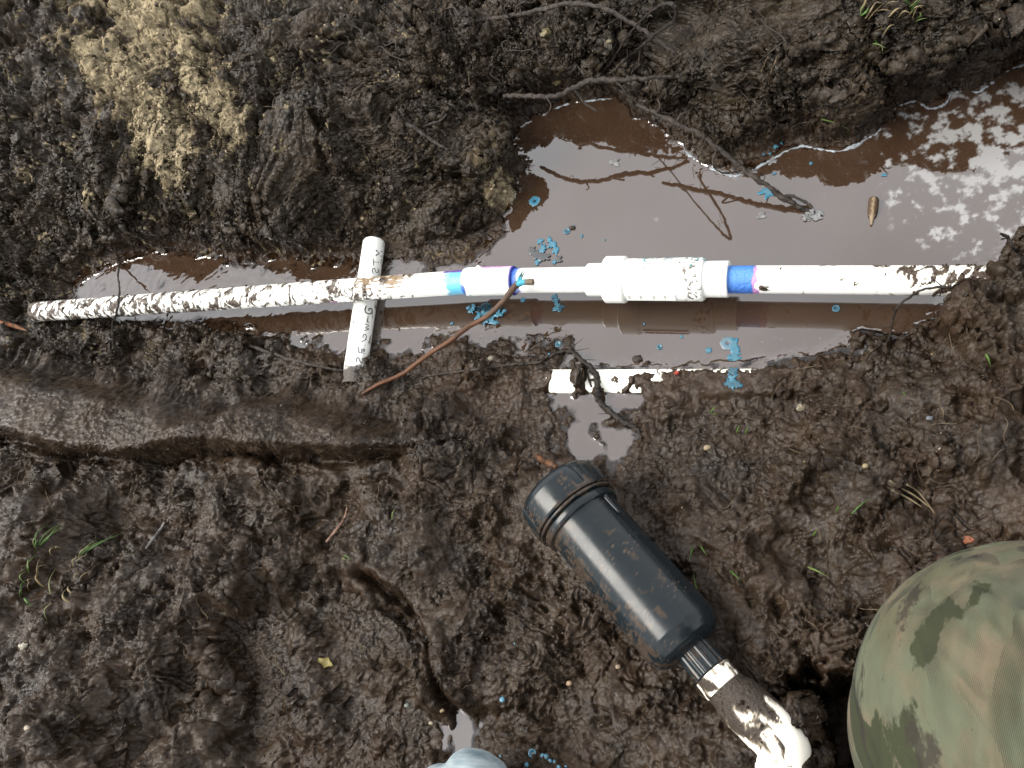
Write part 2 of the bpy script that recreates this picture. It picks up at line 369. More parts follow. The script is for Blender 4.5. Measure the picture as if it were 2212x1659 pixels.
SDP = coarse(lambda A, B: np.minimum(poly_sd(pool2W, A, B), poly_sd(pool3W, A, B)))
warp = .007*fbm(GX*30, GY*30, 5, 3, .6)+.0016*noise(GX*210, GY*210, 9)
SD = np.minimum(SDM, SDP)+warp
inner = (SD < 0)
so_ = np.maximum(SD, 0)
up_ = SLOPE*so_; P_ = PLAT*(1+.18*fbm(GX*9, GY*9, 3, 21))
Z = np.where(inner, -np.minimum(DEEP, -SD*.7-.0005), P_*(1-np.exp(-up_/np.maximum(P_, 1e-4)))+.0004)
land = sstep(-.004, .022, SD-.016*np.clip(KSH*1.6, 0, 1))
# --- large forms
ridP = [(-80,745),(60,765),(180,788),(260,800),(370,826),(410,852),(480,846),(520,814),(600,808),(700,828),(780,858),(900,902),(1010,925),(960,948),(830,966),(750,980),(550,974),(450,966),(300,984),(150,978),(60,952),(-80,930)]
SDR = coarse(lambda A, B: poly_sd(PX(ridP, .05), A, B))+.003*noise(GX*40, GY*40, 33)
ridge = sstep(.004, -.038, SDR)
botl = coarse(lambda A, B: line_d(PX([(-80,945),(60,960),(150,985),(300,992),(450,976),(550,984),(750,992),(860,972)], .03), A, B))
Z = np.maximum(Z+.044*ridge - .016*np.exp(-(botl/.010)**2)*(SDR > -.010), np.minimum(Z, .014))
DR = coarse(lambda A, B: line_d(PX([(620,830),(820,880),(1000,925)], .05), A, B))
# boot print and its water-filled crease
bootP = [(420,1300),(560,1260),(760,1240),(850,1300),(900,1370),(920,1440),(930,1540),(935,1640),(930,1760),(500,1760),(470,1500)]
SDB = coarse(lambda A, B: poly_sd(PX(bootP, .05), A, B))+.003*noise(GX*50, GY*50, 41)
Z = Z-.046*sstep(.018, -.034, SDB+.012*fbm(GX*30, GY*30, 3, 42))
tread = (sstep(.25, .4, np.abs(((GX*.8-GY*.6)/.022) % 1-.5)) * sstep(.2, .35, np.abs(((GX*.6+GY*.8)/.034) % 1-.5)))*sstep(0, -.02, SDB)
Z = Z+.004*tread
_h2 = W(1120, 1560, .04); Z = Z-.022*np.exp(-(((GX-_h2[0])/.075)**2+((GY-_h2[1])/.05)**2)); _h3 = W(120, 1560, .1); Z = Z+.028*np.exp(-(((GX-_h3[0])/.13)**2+((GY-_h3[1])/.10)**2)); _h4 = W(330, 1330, .08); Z = Z-.030*np.exp(-(((GX-_h4[0])/.035)**2+((GY-_h4[1])/.028)**2))
crease = coarse(lambda A, B: line_d(PX([(762,1235),(852,1296),(906,1368),(925,1440),(945,1500),(975,1560),(970,1640),(985,1720)], .04), A, B))
cw = .008+.012*sstep(.1, -.02, GY)
Z = Z-.032*np.exp(-(crease/cw)**2)
# hole beside the elbow, cavity under the knee
SDH = coarse(lambda A, B: poly_sd(PX([(1690,1478),(1760,1455),(1850,1430),(1900,1420),(2000,1700),(1740,1700),(1752,1600),(1735,1545)], .03), A, B))
Z = Z-.13*sstep(.008, -.022, SDH+.018*fbm(GX*35, GY*35, 4, 44))
# filter bed
fA, fB = W(1190, 1045, .07), W(1500, 1405, .07)
DF = coarse(lambda A, B: line_d(np.array([fA[:2], fB[:2]]), A, B))
bed = sstep(.075, .03, DF); Z = Z*(1-bed)+.030*bed
# tall far bank keeps rising out of the picture
far = sstep(.1, .9, coarse(lambda A, B: np.maximum(B-1.45-.25*A, 0)))
# --- undercut the far bank: lean it out over the pool
Z = np.where(SD < -.02, Z, Z)
def _blur(A, B):
    f = poly_sd(shoreW, A, B); out = f.copy()
    for _ in range(14):
        out[1:-1] = (out[:-2]+out[1:-1]+out[2:])/3; out[:, 1:-1] = (out[:, :-2]+out[:, 1:-1]+out[:, 2:])/3
    return out
SDS = coarse(_blur)
GRX = np.gradient(SDS, xs, axis=0); GRY = np.gradient(SDS, ys, axis=1); gl_ = np.sqrt(GRX**2+GRY**2)+1e-6; GRX /= gl_; GRY /= gl_
lean = KSH*np.clip(Z-.016, 0, .3)*sstep(.5, .3, np.abs(SDM))
UX, UY = GX, GY
SX = GX-GRX*lean+.004*ridge; SY = GY-GRY*lean-.030*ridge**.7*sstep(.0, .015, Z)
zc = np.clip(Z, 0, .3)*np.clip(KSH*2, 0, 1)
south = sstep(.62, .40, GY+.12*GX)           # the wet, trampled near side
SDO = coarse(lambda A, B: poly_sd(PX([(2050,636),(2100,616),(2146,606),(2172,580),(2190,550),(2216,520),(2420,480),(2420,900),(2200,860),(2085,735),(2050,690)], .066), A, B))
mo = sstep(.012, -.012, SDO+.006*fbm(GX*40, GY*40, 3, 245)); Z = Z*(1-mo)+np.maximum(Z, .079)*mo
Z = Z+(.040*fbm(GX*7.5, GY*7.5, 2, 251)-.012*np.clip(fbm(GX*13, GY*13, 3, 253), 0, 1))*land*south*sstep(.08, .2, DF)*sstep(.0, .05, SD)*(1-mo)*(1-ridge)
# --- relief
smooth = np.zeros_like(Z)
smooth = np.maximum(smooth, sstep(-.002, -.014, SDR)*(.72+.28*sstep(-.1, .25, fbm(GX*22, GY*22, 3, 55))))
for px_, py_, h_, r_ in ((1450, 45, .13, .05), (1520, 30, .13, .04), (1200, 95, .09, .035), (1160, 165, .05, .02)):
    c = W(px_, py_, h_); smooth = np.maximum(smooth, sstep(r_, r_*.5, np.hypot(SX-c[0], SY-c[1])+.012*noise(GX*60, GY*60, 61)))
wetz = sstep(.05, .0, SD)
wet = np.clip(.25+.55*south+.5*wetz+.25*fbm(GX*12, GY*12, 3, 71), 0, 1)
NX = GX+zc*GRX*.9; NY = GY+zc*GRY*.9
big = fbm(NX*17, NY*17, 3, 101)
w1, w2 = worley(NX*34+.35*noise(NX*60, NY*60, 5), NY*34+.35*noise(NX*60+9, NY*60, 6), 12)
clod = (np.clip(1-w1, 0, 1)**.8)*np.clip((w2-w1)*5, 0, 1)
w3, w4 = worley(NX*125+.4*noise(NX*240, NY*240, 7), NY*125+.4*noise(NX*240+5, NY*240, 8), 15)
clod2 = np.clip(1-w3, 0, 1)*np.clip(.3+(w4-w3)*3, 0, 1)
mid = fbm(NX*110, NY*110, 4, 131, .62)
fine = fbm(NX*330, NY*330, 2, 151)
RX = NX*.8-NY*.6; RY = NX*.6+NY*.8
crack = np.clip(1-np.abs(fbm(RX*13+.7*noise(RX*31, RY*31, 5), RY*13+.7*noise(RX*31+7, RY*31, 6), 4, 171))/.14, 0, 1)*sstep(-.1, .5, noise(RX*8, RY*8, 172))
gouge = np.clip(fbm(RX*26, RY*26, 4, 181, .6)-.12, 0, 1)
flat = sstep(-.05, .5, fbm(NX*14, NY*14, 3, 191)+.30*south)      # trodden, smeared patches
flat = np.maximum(flat, .8*sstep(.0, -.03, SDB))
w9, w0 = worley(NX*13+.5*noise(NX*20, NY*20, 221), NY*13+.5*noise(NX*20+3, NY*20, 222), 223)
bigclod = (np.clip(1-w9*1.1, 0, 1)**.7)*np.clip((w0-w9)*3, 0, 1)*sstep(-.1, .3, noise(NX*5, NY*5, 224)+.1)*(1-flat)
rel = ((.016+.012*south)*bigclod+.014*big+(.010-.006*flat)*(clod-.35)*(.4+.6*sstep(-.4, .5, noise(NX*11, NY*11, 19)))+(.0060-.0046*flat)*(clod2-.4)+.0040*mid*(1-.6*flat)+.0022*fine*(1-.8*flat)-.012*crack*south-.030*gouge*(1-.4*flat))*(1-.38*south)
rough = land*(1-.93*smooth)*(1-.55*tread)*(1-.75*np.exp(-(crease/.022)**2))*(1-.5*bed)*(1-.8*sstep(.0, -.02, SDH))
rel = rel*rough+(1-land)*.0012*mid+smooth*(.0009*fine+.0013*mid+.003*clod2*sstep(.1, .5, noise(NX*26, NY*26, 241)))*land
# wet lumps that break the water's edge
lumpN = fbm(GX*62, GY*62, 3, 201)+.5*noise(GX*150, GY*150, 203)
lumpzone = sstep(.035, .0, np.abs(SD-.004))*(SLOPE < 1.25)*sstep(.06, .02, PLAT)
shallow = sstep(.012, .006, DEEP)*(SD < 0)
rel = rel+.0055*lumpN*np.maximum(lumpzone, shallow)
lumpP = [[(820,470),(1000,455),(1090,500),(1060,545),(1020,570),(1040,590),(820,590),(770,560)],[(820,730),(1230,715),(1245,900),(1240,1000),(1160,990),(1080,930),(930,850),(850,800)],
         [(1225,860),(1420,850),(1430,930),(1400,1000),(1300,1000),(1240,1010)],[(1560,345),(1660,290),(1750,290),(1860,280),(1860,310),(1700,330),(1630,375),(1560,380)],[(560,715),(840,735),(840,775),(760,790),(560,735)],[(330,690),(560,700),(560,730),(330,712)],
         [(150,560),(330,530),(560,545),(780,545),(780,600),(560,612),(330,640),(170,650)],[(1440,835),(1640,800),(1720,810),(1600,870),(1440,900)],[(1220,720),(1270,720),(1250,800),(1200,800)]]
SDL = coarse(lambda A, B: np.min([poly_sd(PX(p), A, B) for p in lumpP], axis=0))
lump = sstep(.010, -.010, SDL+.006*noise(GX*45, GY*45, 210))
lump = lump*sstep(.030, .010, Z)
w5, w6 = worley(GX*52+.5*noise(GX*90, GY*90, 211), GY*52+.5*noise(GX*90+4, GY*90, 212), 213)
w7, w8 = worley(GX*130+.5*noise(GX*200, GY*200, 214), GY*130+.5*noise(GX*200+4, GY*200, 215), 216)
lz = -.0012+.0065*fbm(GX*28, GY*28, 3, 217)+.0055*(np.clip(1-w5, 0, 1)-.55)+.0034*(np.clip(1-w7, 0, 1)-.5)*(.3+sstep(-.3, .4, noise(GX*30, GY*30, 218)))
deepen = sstep(-.004, -.03, SDM)*sstep(-.5, -.6, GX)*-.0008
Z = Z*(1-lump)+np.where(SD < -.012, np.minimum(lz-deepen, np.maximum(Z, lz-.008)), lz+np.minimum(np.maximum(Z, 0)*.35, .02))*lump
rel = rel*(1-lump)*(1-.55*np.exp(-(botl/.012)**2))
wet = np.clip(wet+.5*lump, 0, 1)
_a, _b = W(1425, 826, 0), W(1720, 826, 0); _d = coarse(lambda A, B: line_d(np.array([_a[:2], _b[:2]]), A, B))
_p2 = sstep(.004, -.006, SDP+.004*noise(GX*50, GY*50, 235)); Z = Z*(1-_p2)+np.minimum(Z, -.0035+.0035*noise(GX*60, GY*60, 236))*_p2
cov = sstep(.030, .017, _d+.004*noise(GX*55, GY*55, 231)); _top = coarse(lambda A, B: line_d(PX([(1380, 793), (1640, 793)]), A, B))
_u = (_b-_a)[:2]/np.linalg.norm((_b-_a)[:2]); _off = -(GX-_a[0])*_u[1]+(GY-_a[1])*_u[0]; cov = cov*sstep(.0135, .0085, _off+.006*noise(GX*38, GY*38, 237)); Z = np.where((_off > .006)&(_off < .03)&(GX > _a[0]-.03)&(GX < _b[0]-.03), np.minimum(Z, -.003), Z)
Z = Z*(1-cov)+(.0155+.0022*noise(GX*70, GY*70, 232))*cov; _e = W(1176, 824, .006); c2 = sstep(.021, .008, np.hypot(GX-_e[0], GY-_e[1])+.008*noise(GX*70, GY*70, 238)); Z = Z*(1-c2)+np.maximum(Z, .014)*c2
rel = rel*(1-.45*cov)
# --- sand clods stuck in the left bank
tanP = [[(228,150),(300,136),(350,160),(395,215),(425,262),(400,290),(335,285),(275,240)],[(305,45),(330,75),(352,62),(405,40),(445,55),(436,105),(385,135),(330,118)],[(455,205),(520,222),(562,275),(566,318),(515,310),(470,270)],
        [(320,280),(415,262),(450,300),(440,370),(400,400),(345,345)],[(440,35),(490,35),(505,85),(465,105)],[(85,55),(135,50),(140,90),(90,98)],[(1072,400),(1096,398),(1104,418),(1088,420)],[(450,130),(505,140),(495,205),(450,215)],[(210,55),(320,45),(310,85),(220,85)],[(330,120),(430,110),(450,170),(390,200),(340,160)]]
SDT = coarse(lambda A, B: np.min([poly_sd(PX(p, .085 if p[0][0] < 1000 else .02), A, B) for p in tanP], axis=0))
tan = sstep(.022, -.022, SDT+.030*fbm(GX*40, GY*40, 5, 301, .6)+.007*noise(GX*250, GY*250, 302))
tan = tan*sstep(-.55, .0, fbm(GX*120, GY*120, 3, 305)+.35)
fleck = sstep(.55, .85, noise(GX*190, GY*190, 311)*.65+fbm(GX*24, GY*24, 3, 312)*.75)*sstep(-.35, -.55, GX)*sstep(.55, .75, GY)*.75
rel = rel+.010*sstep(.008, -.02, SDT+.012*fbm(GX*45, GY*45, 3, 301))
tanA = np.clip(tan+fleck, 0, 1)
rel = rel*sstep(.035, .010, np.maximum(np.gradient(xs)[:, None], np.gradient(ys)[None, :]))
P3 = np.stack([SX, SY, Z], -1)
N3 = np.cross(np.gradient(P3, axis=0), np.gradient(P3, axis=1)); N3 /= np.linalg.norm(N3, axis=-1)[..., None]+1e-12
P3 = P3+N3*rel[..., None]
_dry = sstep(.012, .03, SD)*(1-sstep(.02, .0, SDH))*(1-np.exp(-(crease/.03)**2)); P3[..., 2] = np.where(_dry > .5, np.maximum(P3[..., 2], .006+.003*mid), P3[..., 2])
nx, ny = Z.shape
IX = np.arange(nx*ny).reshape(nx, ny)
gme = mesh_np('ground', P3.reshape(-1, 3), np.stack([IX[:-1, :-1], IX[1:, :-1], IX[1:, 1:], IX[:-1, 1:]], -1).reshape(-1, 4))
smooth = np.maximum(smooth, .5*flat*south)
set_col(gme, np.stack([tanA, smooth, wet], -1).reshape(-1, 3))
tag(link(bpy.data.objects.new('ground', gme), MUD), kind='structure')
ZN = P3[..., 2]
from mathutils.bvhtree import BVHTree
_q = P3[20:-20:2, 20:-20:2]; _a, _b = _q.shape[:2]; _k = np.arange(_a*_b).reshape(_a, _b)
BVH = BVHTree.FromPolygons(_q.reshape(-1, 3).tolist(), np.stack([_k[:-1, :-1], _k[1:, :-1], _k[1:, 1:], _k[:-1, 1:]], -1).reshape(-1, 4).tolist())
def gz(x, y):                                # ground height on the un-leaned lattice (exact where the bank does not lean)
    x = np.asarray(x, float); y = np.asarray(y, float)
    i = np.clip(np.searchsorted(xs, x)-1, 0, nx-2); j = np.clip(np.searchsorted(ys, y)-1, 0, ny-2)
    tx = (x-xs[i])/(xs[i+1]-xs[i]); ty = (y-ys[j])/(ys[j+1]-ys[j])
    return (ZN[i, j]*(1-tx)+ZN[i+1, j]*tx)*(1-ty)+(ZN[i, j+1]*(1-tx)+ZN[i+1, j+1]*tx)*ty
def G(px, py, off=0.0, water=True):          # where the line of sight meets the ground or the water
    r = ray(px, py); o = Vector((0, 0, CAMH)); hit = BVH.ray_cast(o, Vector(r))
    p = np.array(hit[0]) if hit[0] is not None else W(px, py, .05)
    if water and p[2] < 0: p = W(px, py, 0)
    return p+np.array([0, 0, off])
def drop(x, y):                              # top of the ground straight below
    hit = BVH.ray_cast(Vector((x, y, 1)), Vector((0, 0, -1))); return hit[0][2] if hit[0] is not None else 0.0

# ------------------------------------------------------------------ water
SDI = SD; LUMPI = lump
def lat(Fd, x, y):
    i = np.clip(np.searchsorted(xs, x)-1, 0, nx-2); j = np.clip(np.searchsorted(ys, y)-1, 0, ny-2); return Fd[i, j]
def water_sheet(name, x0, x1, y0, y1, step, level, near):
    a = np.arange(x0, x1, step); b = np.arange(y0, y1, step); A, B = np.meshgrid(a, b, indexing='ij')
    dep = level-gz(A, B)
    left = sstep(-.52, -.62, A)*sstep(.60, .66, B) if near else 0*A
    z = level+(.0008 if near else 0)*np.exp(-np.clip(dep, 0, 1)/.0012)*(dep > -.01)
    if near: z = np.maximum(z, level+.0024*np.exp(np.minimum(lat(SDI, A, B), 0)/.0045)*(1-lat(LUMPI, A, B))*(1-left)*(dep > -.01))
    d = sstep(.0, .009, dep)
    d = left*sstep(.0, .007, dep)+(1-left)*sstep(-.0002, .0022, dep)
    pale_patch = np.zeros_like(A)
    if near:
        f = fbm(A*42, B*42, 5, 401, .6)
        zone = np.exp(-(((A-W(2140, 330)[0])/.10)**2+((B-W(2140, 330)[1])/.13)**2))
        pale_patch = sstep(.34, .72, f*.8+zone*.75-.12)*sstep(.10, .25, zone+.0)  # pale, rougher patches in the brown water, densest at the right
        s2 = sstep(.80, .92, noise(A*75, B*75, 411)+.12*noise(A*240, B*240, 412))*sstep(-.55, -.4, A)
        pale_patch = np.maximum(pale_patch*.9, s2*.22)
        w_, _w = worley(A*55, B*55, 421); s3 = sstep(.06, .02, w_)*sstep(-.4, -.1, A)*sstep(0, .5, noise(A*14, B*14, 425))
        pale_patch = np.maximum(pale_patch, s3*.35)
    if near: z = z+left*(.00022*fbm(A*70+1.5*noise(A*20, B*20, 431), B*70, 2, 432))
    ni, nj = A.shape; K = np.arange(ni*nj).reshape(ni, nj)
    F = np.stack([K[:-1, :-1], K[1:, :-1], K[1:, 1:], K[:-1, 1:]], -1)
    keep = np.maximum.reduce([dep[:-1, :-1], dep[1:, :-1], dep[1:, 1:], dep[:-1, 1:]]) > -.006
    if not near: keep &= lat(crease, A[:-1, :-1], B[:-1, :-1]) < .036
    F = F[keep]
    use = np.zeros(ni*nj, bool); use[F.ravel()] = True; idx = np.cumsum(use)-1
    V = np.stack([A, B, z], -1).reshape(-1, 3)[use]; C = np.stack([d, pale_patch, 0*d], -1).reshape(-1, 3)[use]
    me = mesh_np(name, V, idx[F]); set_col(me, C)
    return tag(link(bpy.data.objects.new(name, me), WATER), kind='structure')
water_sheet('water', -1.2, .5, .30, 1.05, .0016, 0.0, True)
pc = [drop(*W(a, b, .03)[:2]) for a, b in ((918, 1400), (930, 1440), (945, 1500), (972, 1550), (975, 1600), (970, 1640))]; print('crease', np.round(pc, 4))
water_sheet('puddle', -.46, -.33, .005, .22, .0016, float(np.median(pc))+.002, False)

# ------------------------------------------------------------------ white water pipe with coupling and check valve
WHITE = np.array([.54, .54, .505]); BLUE = np.array([.03, .16, .62]); CYAN = np.array([.10, .50, .75]); DKBLUE = np.array([.02, .03, .36]); PINK = np.array([.62, .30, .62]); PURP = np.array([.20, .06, .42])
DIRT = np.array([.046, .027, .015]); RUST = np.array([.30, .17, .05])
def mixv(c, m, to): m = np.clip(m, 0, 1)[:, None]; return c*(1-m)+np.asarray(to)*m
def paint_dirt(t, a, r, amount, seed, scale=1.0):
    """brown crescents and flecks of splashed mud; amount may vary along the pipe"""
    u = t*scale; v = a*r*scale
    n = fbm(u*115+v*40+.8*noise(u*60, v*60, seed), v*42-u*20, 5, seed+1, .62)
    w, w2 = worley(u*95+.5*noise(u*150, v*150, seed+2), v*60, seed+3)
    m = np.maximum(sstep(.56, .76, n+amount), sstep(.30, .18, w+.25*noise(u*200, v*200, seed+4))*sstep(.25, .5, amount+.35*noise(u*45, v*45, seed+5)))
    halo = sstep(.35, .75, n+amount)
    return m, halo
PH = .046
def straight(ax, ay, bx, by, h0=PH, h1=PH): return W(ax, ay, h0), W(bx, by, h1)
def seg_len(A, B): return float(np.linalg.norm(B-A))
pipe = empty('water_pipe', W(1100, 608, PH-.017), 'long white plastic water pipe with a check valve, lying across the muddy trench', 'pipe')
RP = .0167
# left length
A, B = straight(78, 674, 1012, 609); L = seg_len(A, B)
V, F, t, a = lathe(A, B, dense([(0, RP*.55), (0, RP), (L, RP)]), 80)
c = np.tile(WHITE, (len(t), 1)); u = t/L
amt = np.interp(u, [0, .03, .1, .35, .55, .72, .8, .86, .95, 1], [.95, .66, .52, .50, .44, .28, .50, .20, -.3, -.5])-.10*np.sin(a)
m, hl = paint_dirt(t, a, RP, amt, 500); c = mixv(c, hl*.75, [.20, .125, .06]); c = mixv(c, m*(.60+.40*sstep(-.3, .3, fbm(t*70, a*3, 3, 511))), DIRT)
c = mixv(c, sstep(.12, .0, np.abs(u-.735)/.2+.25*noise(t*90, a*2, 520)+.12)*sstep(-.1, .4, fbm(t*110, a*2.2, 3, 521)+.2), DIRT)
c = mixv(c, sstep(.78, .80, u)*sstep(.93, .86, u)*sstep(.1, .5, fbm(t*40, a*6, 4, 522)+.55*np.cos(a-.9)-.15)*.8, RUST)
c = mixv(c, sstep(.958, .972, u+.012*noise(t*150, a*2, 523))*.9, CYAN*1.2); c = mixv(c, sstep(.962, .975, u+.02*noise(t*90, a*3, 524))*sstep(.1, -.3, np.sin(a-1.2)), BLUE)
c = mixv(c, sstep(.955, .965, u)*sstep(.5, .8, np.cos(a-.2)), PURP)
c = mixv(c, (np.abs(u-.735) < .008)*(np.sin(a) < -.05)*1.0, [.45, .08, .40])
LEFT = part('pipe_section', V, F, PVC, pipe, c); tag(LEFT, 'mud-splashed left length of the pipe')
# coupling
A, B = straight(1007, 609, 1113, 606.5); L = seg_len(A, B); RC = .0196
V, F, t, a = lathe(A, B, dense([(0, RP), (0, RC-.001), (.0015, RC), (L-.0015, RC), (L, RC-.001), (L, RP)]), 80)
c = np.tile(WHITE, (len(t), 1)); n = noise(t*70, a*2, 530)
c = mixv(c, sstep(.006, .002, t+.003*n)*sstep(.4, .9, np.abs(np.cos(a))), BLUE); c = mixv(c, sstep(.9, .35, np.abs(a-.45)+.3*n)*sstep(.01, .03, t), PINK*1.2)
c = mixv(c, sstep(.35, .8, fbm(t*60, a*3, 3, 531)-1.4*np.sin(a)-.4), CYAN); c = mixv(c, sstep(.004, .001, L-t), DKBLUE)
COUP = part('coupling', V, F, PVC, pipe, c)
# middle length
A, B = straight(1105, 606.5, 1290, 604); L = seg_len(A, B)
V, F, t, a = lathe(A, B, dense([(0, RP), (L, RP)]), 72)
c = np.tile(WHITE, (len(t), 1)); c = mixv(c, sstep(.0125, .0075, t+.002*noise(t*200, a*3, 540)), DKBLUE); c = mixv(c, sstep(.017, .010, t+.004*noise(t*90, a*2, 541))*.7, BLUE*1.3)
c = mixv(c, sstep(.024, .014, t+.005*noise(t*80, a*2, 542))*sstep(.3, -.5, np.sin(a-.2)), PINK)
MIDP = part('pipe_section', V, F, PVC, pipe, c)
# check valve
A, B = straight(1269, 604.5, 1575, 603); L = seg_len(A, B); S = L/306.0
def vx(p): return (p-1269)*S
RCL, RF, RB, RR = .0212, .0298, .0272, .0222
prof = dense([(vx(1271), RCL-.001), (vx(1273), RCL), (vx(1311), RCL), (vx(1311), RF-.002), (vx(1314), RF), (vx(1354), RF), (vx(1358), RF-.0015), (vx(1358), RB-.0008), (vx(1521), RB-.0002), (vx(1525), RB-.0018), (vx(1525), RR)], .0012)
V, F, t, a = lathe(A, B, prof, 96)
c = np.tile(WHITE, (len(t), 1)); mm = sstep(.012, .004, np.abs(t-vx(1505)-.004*np.sin(a*3)))*sstep(.15, .45, fbm(t*160, a*5, 4, 550)+.1)
c = mixv(c, mm*.8, DIRT*2); c = mixv(c, sstep(.25, .5, fbm(t*120, a*6, 4, 551)+.9*np.cos(a)-.62)*sstep(vx(1380), vx(1400), t), DIRT*2); c = mixv(c, sstep(.45, .6, fbm(t*150, a*6, 3, 552)+.8*np.cos(a)-.35)*sstep(vx(1375), vx(1382), t), [.05, .35, .40])
VALVE = part('check_valve', V, F, PVC, pipe, c)
T_ = (B-A)/L; e2 = np.array([0, 0, 1.]); e1 = np.cross(e2, T_); e1 *= np.sign(e1[1])
def rib(t0, t1, ang, w, hgt):                        # small raised bar on the valve's lower flank
    Vv = []
    for tt in (t0, t1):
        for da, rr in ((-w/RB/2, RB-.002), (w/RB/2, RB-.002), (w/RB/2, RB+hgt), (-w/RB/2, RB+hgt)):
            q = ang+da; Vv.append(A+T_*tt+rr*(math.cos(q)*e1+math.sin(q)*e2))
    return Vv, [(0, 1, 2, 3), (7, 6, 5, 4), (0, 4, 5, 1), (1, 5, 6, 2), (2, 6, 7, 3), (3, 7, 4, 0)]
for t0, t1, ang, w in [(vx(1365), vx(1470), math.pi+.05, .0012), (vx(1365), vx(1470), math.pi-.32, .0012)]+[(vx(q), vx(q)+.0012, math.pi-.135, .010) for q in (1368, 1393, 1421, 1445, 1468)]:
    v, f = rib(t0, t1, ang, w, .0011); part_py('rib', v, f, PVC, VALVE, np.tile(WHITE, (8, 1)), False)
V, F, t, a = lathe(A, B, dense([(vx(1524), RR-.001), (vx(1525), RR), (vx(1574), RR), (vx(1575), RR-.0006), (vx(1575), RP-.001)]), 72)
c = np.tile(WHITE, (len(t), 1)); c = mixv(c, sstep(.3, .6, fbm(t*200, a*4, 3, 553)-.5*np.sin(a))*.4, [.4, .37, .33])
COLL = part('valve_collar', V, F, PVC, VALVE, c)
# right length
A, B = straight(1560, 603.5, 2230, 607); L = seg_len(A, B); S2 = L/670.0
V, F, t, a = lathe(A, B, dense([(0, RP), (L, RP)]), 80)
c = np.tile(WHITE, (len(t), 1)); px_ = 1560+t/S2
c = mixv(c, sstep(1653, 1643, px_+9*noise(t*60, a*1.6, 560)+7*np.sin(a+.5)), PINK); c = mixv(c, sstep(1640, 1636, px_+5*noise(t*60, a*1.2, 561)), BLUE+.12*np.clip(np.sin(a), 0, 1)[:, None]*np.array([.4, 1, 1]))
amt = np.interp(px_, [1700, 1850, 1960, 2050, 2100, 2160], [-.5, -.15, .25, .55, .9, 1.6])
m, hl = paint_dirt(t, a, RP, amt*.75, 565, .8); c = mixv(c, hl*.5, [.62, .50, .30]); c = mixv(c, m, DIRT*1.5)
c = mixv(c, sstep(1.0, .55, np.hypot((px_-1664)/14, (a-2.75)/.30)+.5*noise(t*160, a*6, 566)), [.04, .018, .008])
RIGHT = part('pipe_section', V, F, PVC, pipe, c)

# ------------------------------------------------------------------ short cross pipe with handwriting
hx = .0135; A, B = W(766, 812, hx-.004), W(808.5, 521, hx); L = seg_len(A, B); RX_ = .0166
V, F, t, a = lathe(A, B, dense([(-.015, RX_), (L-.004, RX_), (L-.001, RX_-.0012), (L, RX_-.0035), (L-.001, RX_-.0042), (L-.02, RX_-.0042)]), 72)
c = np.tile(WHITE, (len(t), 1)); c = mixv(c, sstep(.45, .7, fbm(t*70, a*3, 4, 570)-np.abs(np.sin(a))+.25), [.30, .24, .12]); c = mixv(c, sstep(.5, .7, fbm(t*60, a*3, 4, 571)+.55*np.cos(a)-.25)*.8, DIRT*2)
c = mixv(c, sstep(.012, .004, t+.006*noise(t*120, a*3, 572))*.9, DIRT)
off = part('pipe_offcut', V, F, PVC, None, c); tag(off, 'short white pipe offcut with handwritten letters, under the long pipe and bridging the trench', 'pipe')
T_x = (B-A)/L
def on_cyl(px, py, lift):
    r = ray(px, py); o = np.array([0, 0, CAMH]); d = r-(r@T_x)*T_x; q = (o-A)-((o-A)@T_x)*T_x
    aa = d@d; bb = 2*d@q; cc = q@q-(RX_+lift)**2; ds = max(bb*bb-4*aa*cc, 0); return o+r*((-bb-math.sqrt(ds))/(2*aa))
def zc6(x, y): return x*.2027+707.8, y*.2027+495.5
STROKES = [[(574,285),(512,276),(550,256),(514,224),(577,238)],[(490,385),(483,310)],[(488,347),(545,352)],[(486,470),(474,440),(484,415),(500,418),(512,452),(526,462),(540,440),(532,415)],
 [(412,815),(398,850),(404,884),(440,902),(468,890),(470,850),(440,845),(438,868)],[(432,925),(420,985)],[(392,1078),(437,1062),(404,1048),(438,1025),(398,1008)],[(362,1198),(412,1172)],[(376,1160),(378,1128),(398,1118),(412,1140),(404,1172)],
 [(396,1232),(399,1236)],[(384,1262),(389,1266)],[(372,1290),(384,1276),(396,1288),(386,1300),(374,1296)],[(330,1312),(392,1322)],[(328,1252),(331,1312)],[(362,1270),(362,1316)],
 [(308,1418),(308,1378),(326,1368),(342,1400),(360,1424),(374,1404),(368,1372)],[(284,1512),(348,1544)],[(284,1512),(356,1486)],[(302,1456),(360,1486)]]
WID = {0: .9, 4: 1.15, 9: 1.1, 16: 1.25, 17: 1.0}
for grp in ((0,), (1, 2), (3,), (4,), (5,), (6,), (7, 8), (9,), (10,), (11,), (12, 13, 14), (15,), (16, 17, 18)):
    Vs, Fs = [], []
    for k in grp:
        P = crom([on_cyl(*zc6(*q), .0001) for q in STROKES[k]], 6); v, f = sweep(P, .00075*WID.get(k, .8), 6); b = sum(len(q) for q in Vs); Vs.append(v); Fs += [tuple(b+i for i in g) for g in fixquads(f)]
    part_py('written_letter', np.vstack(Vs), Fs, INK, off)

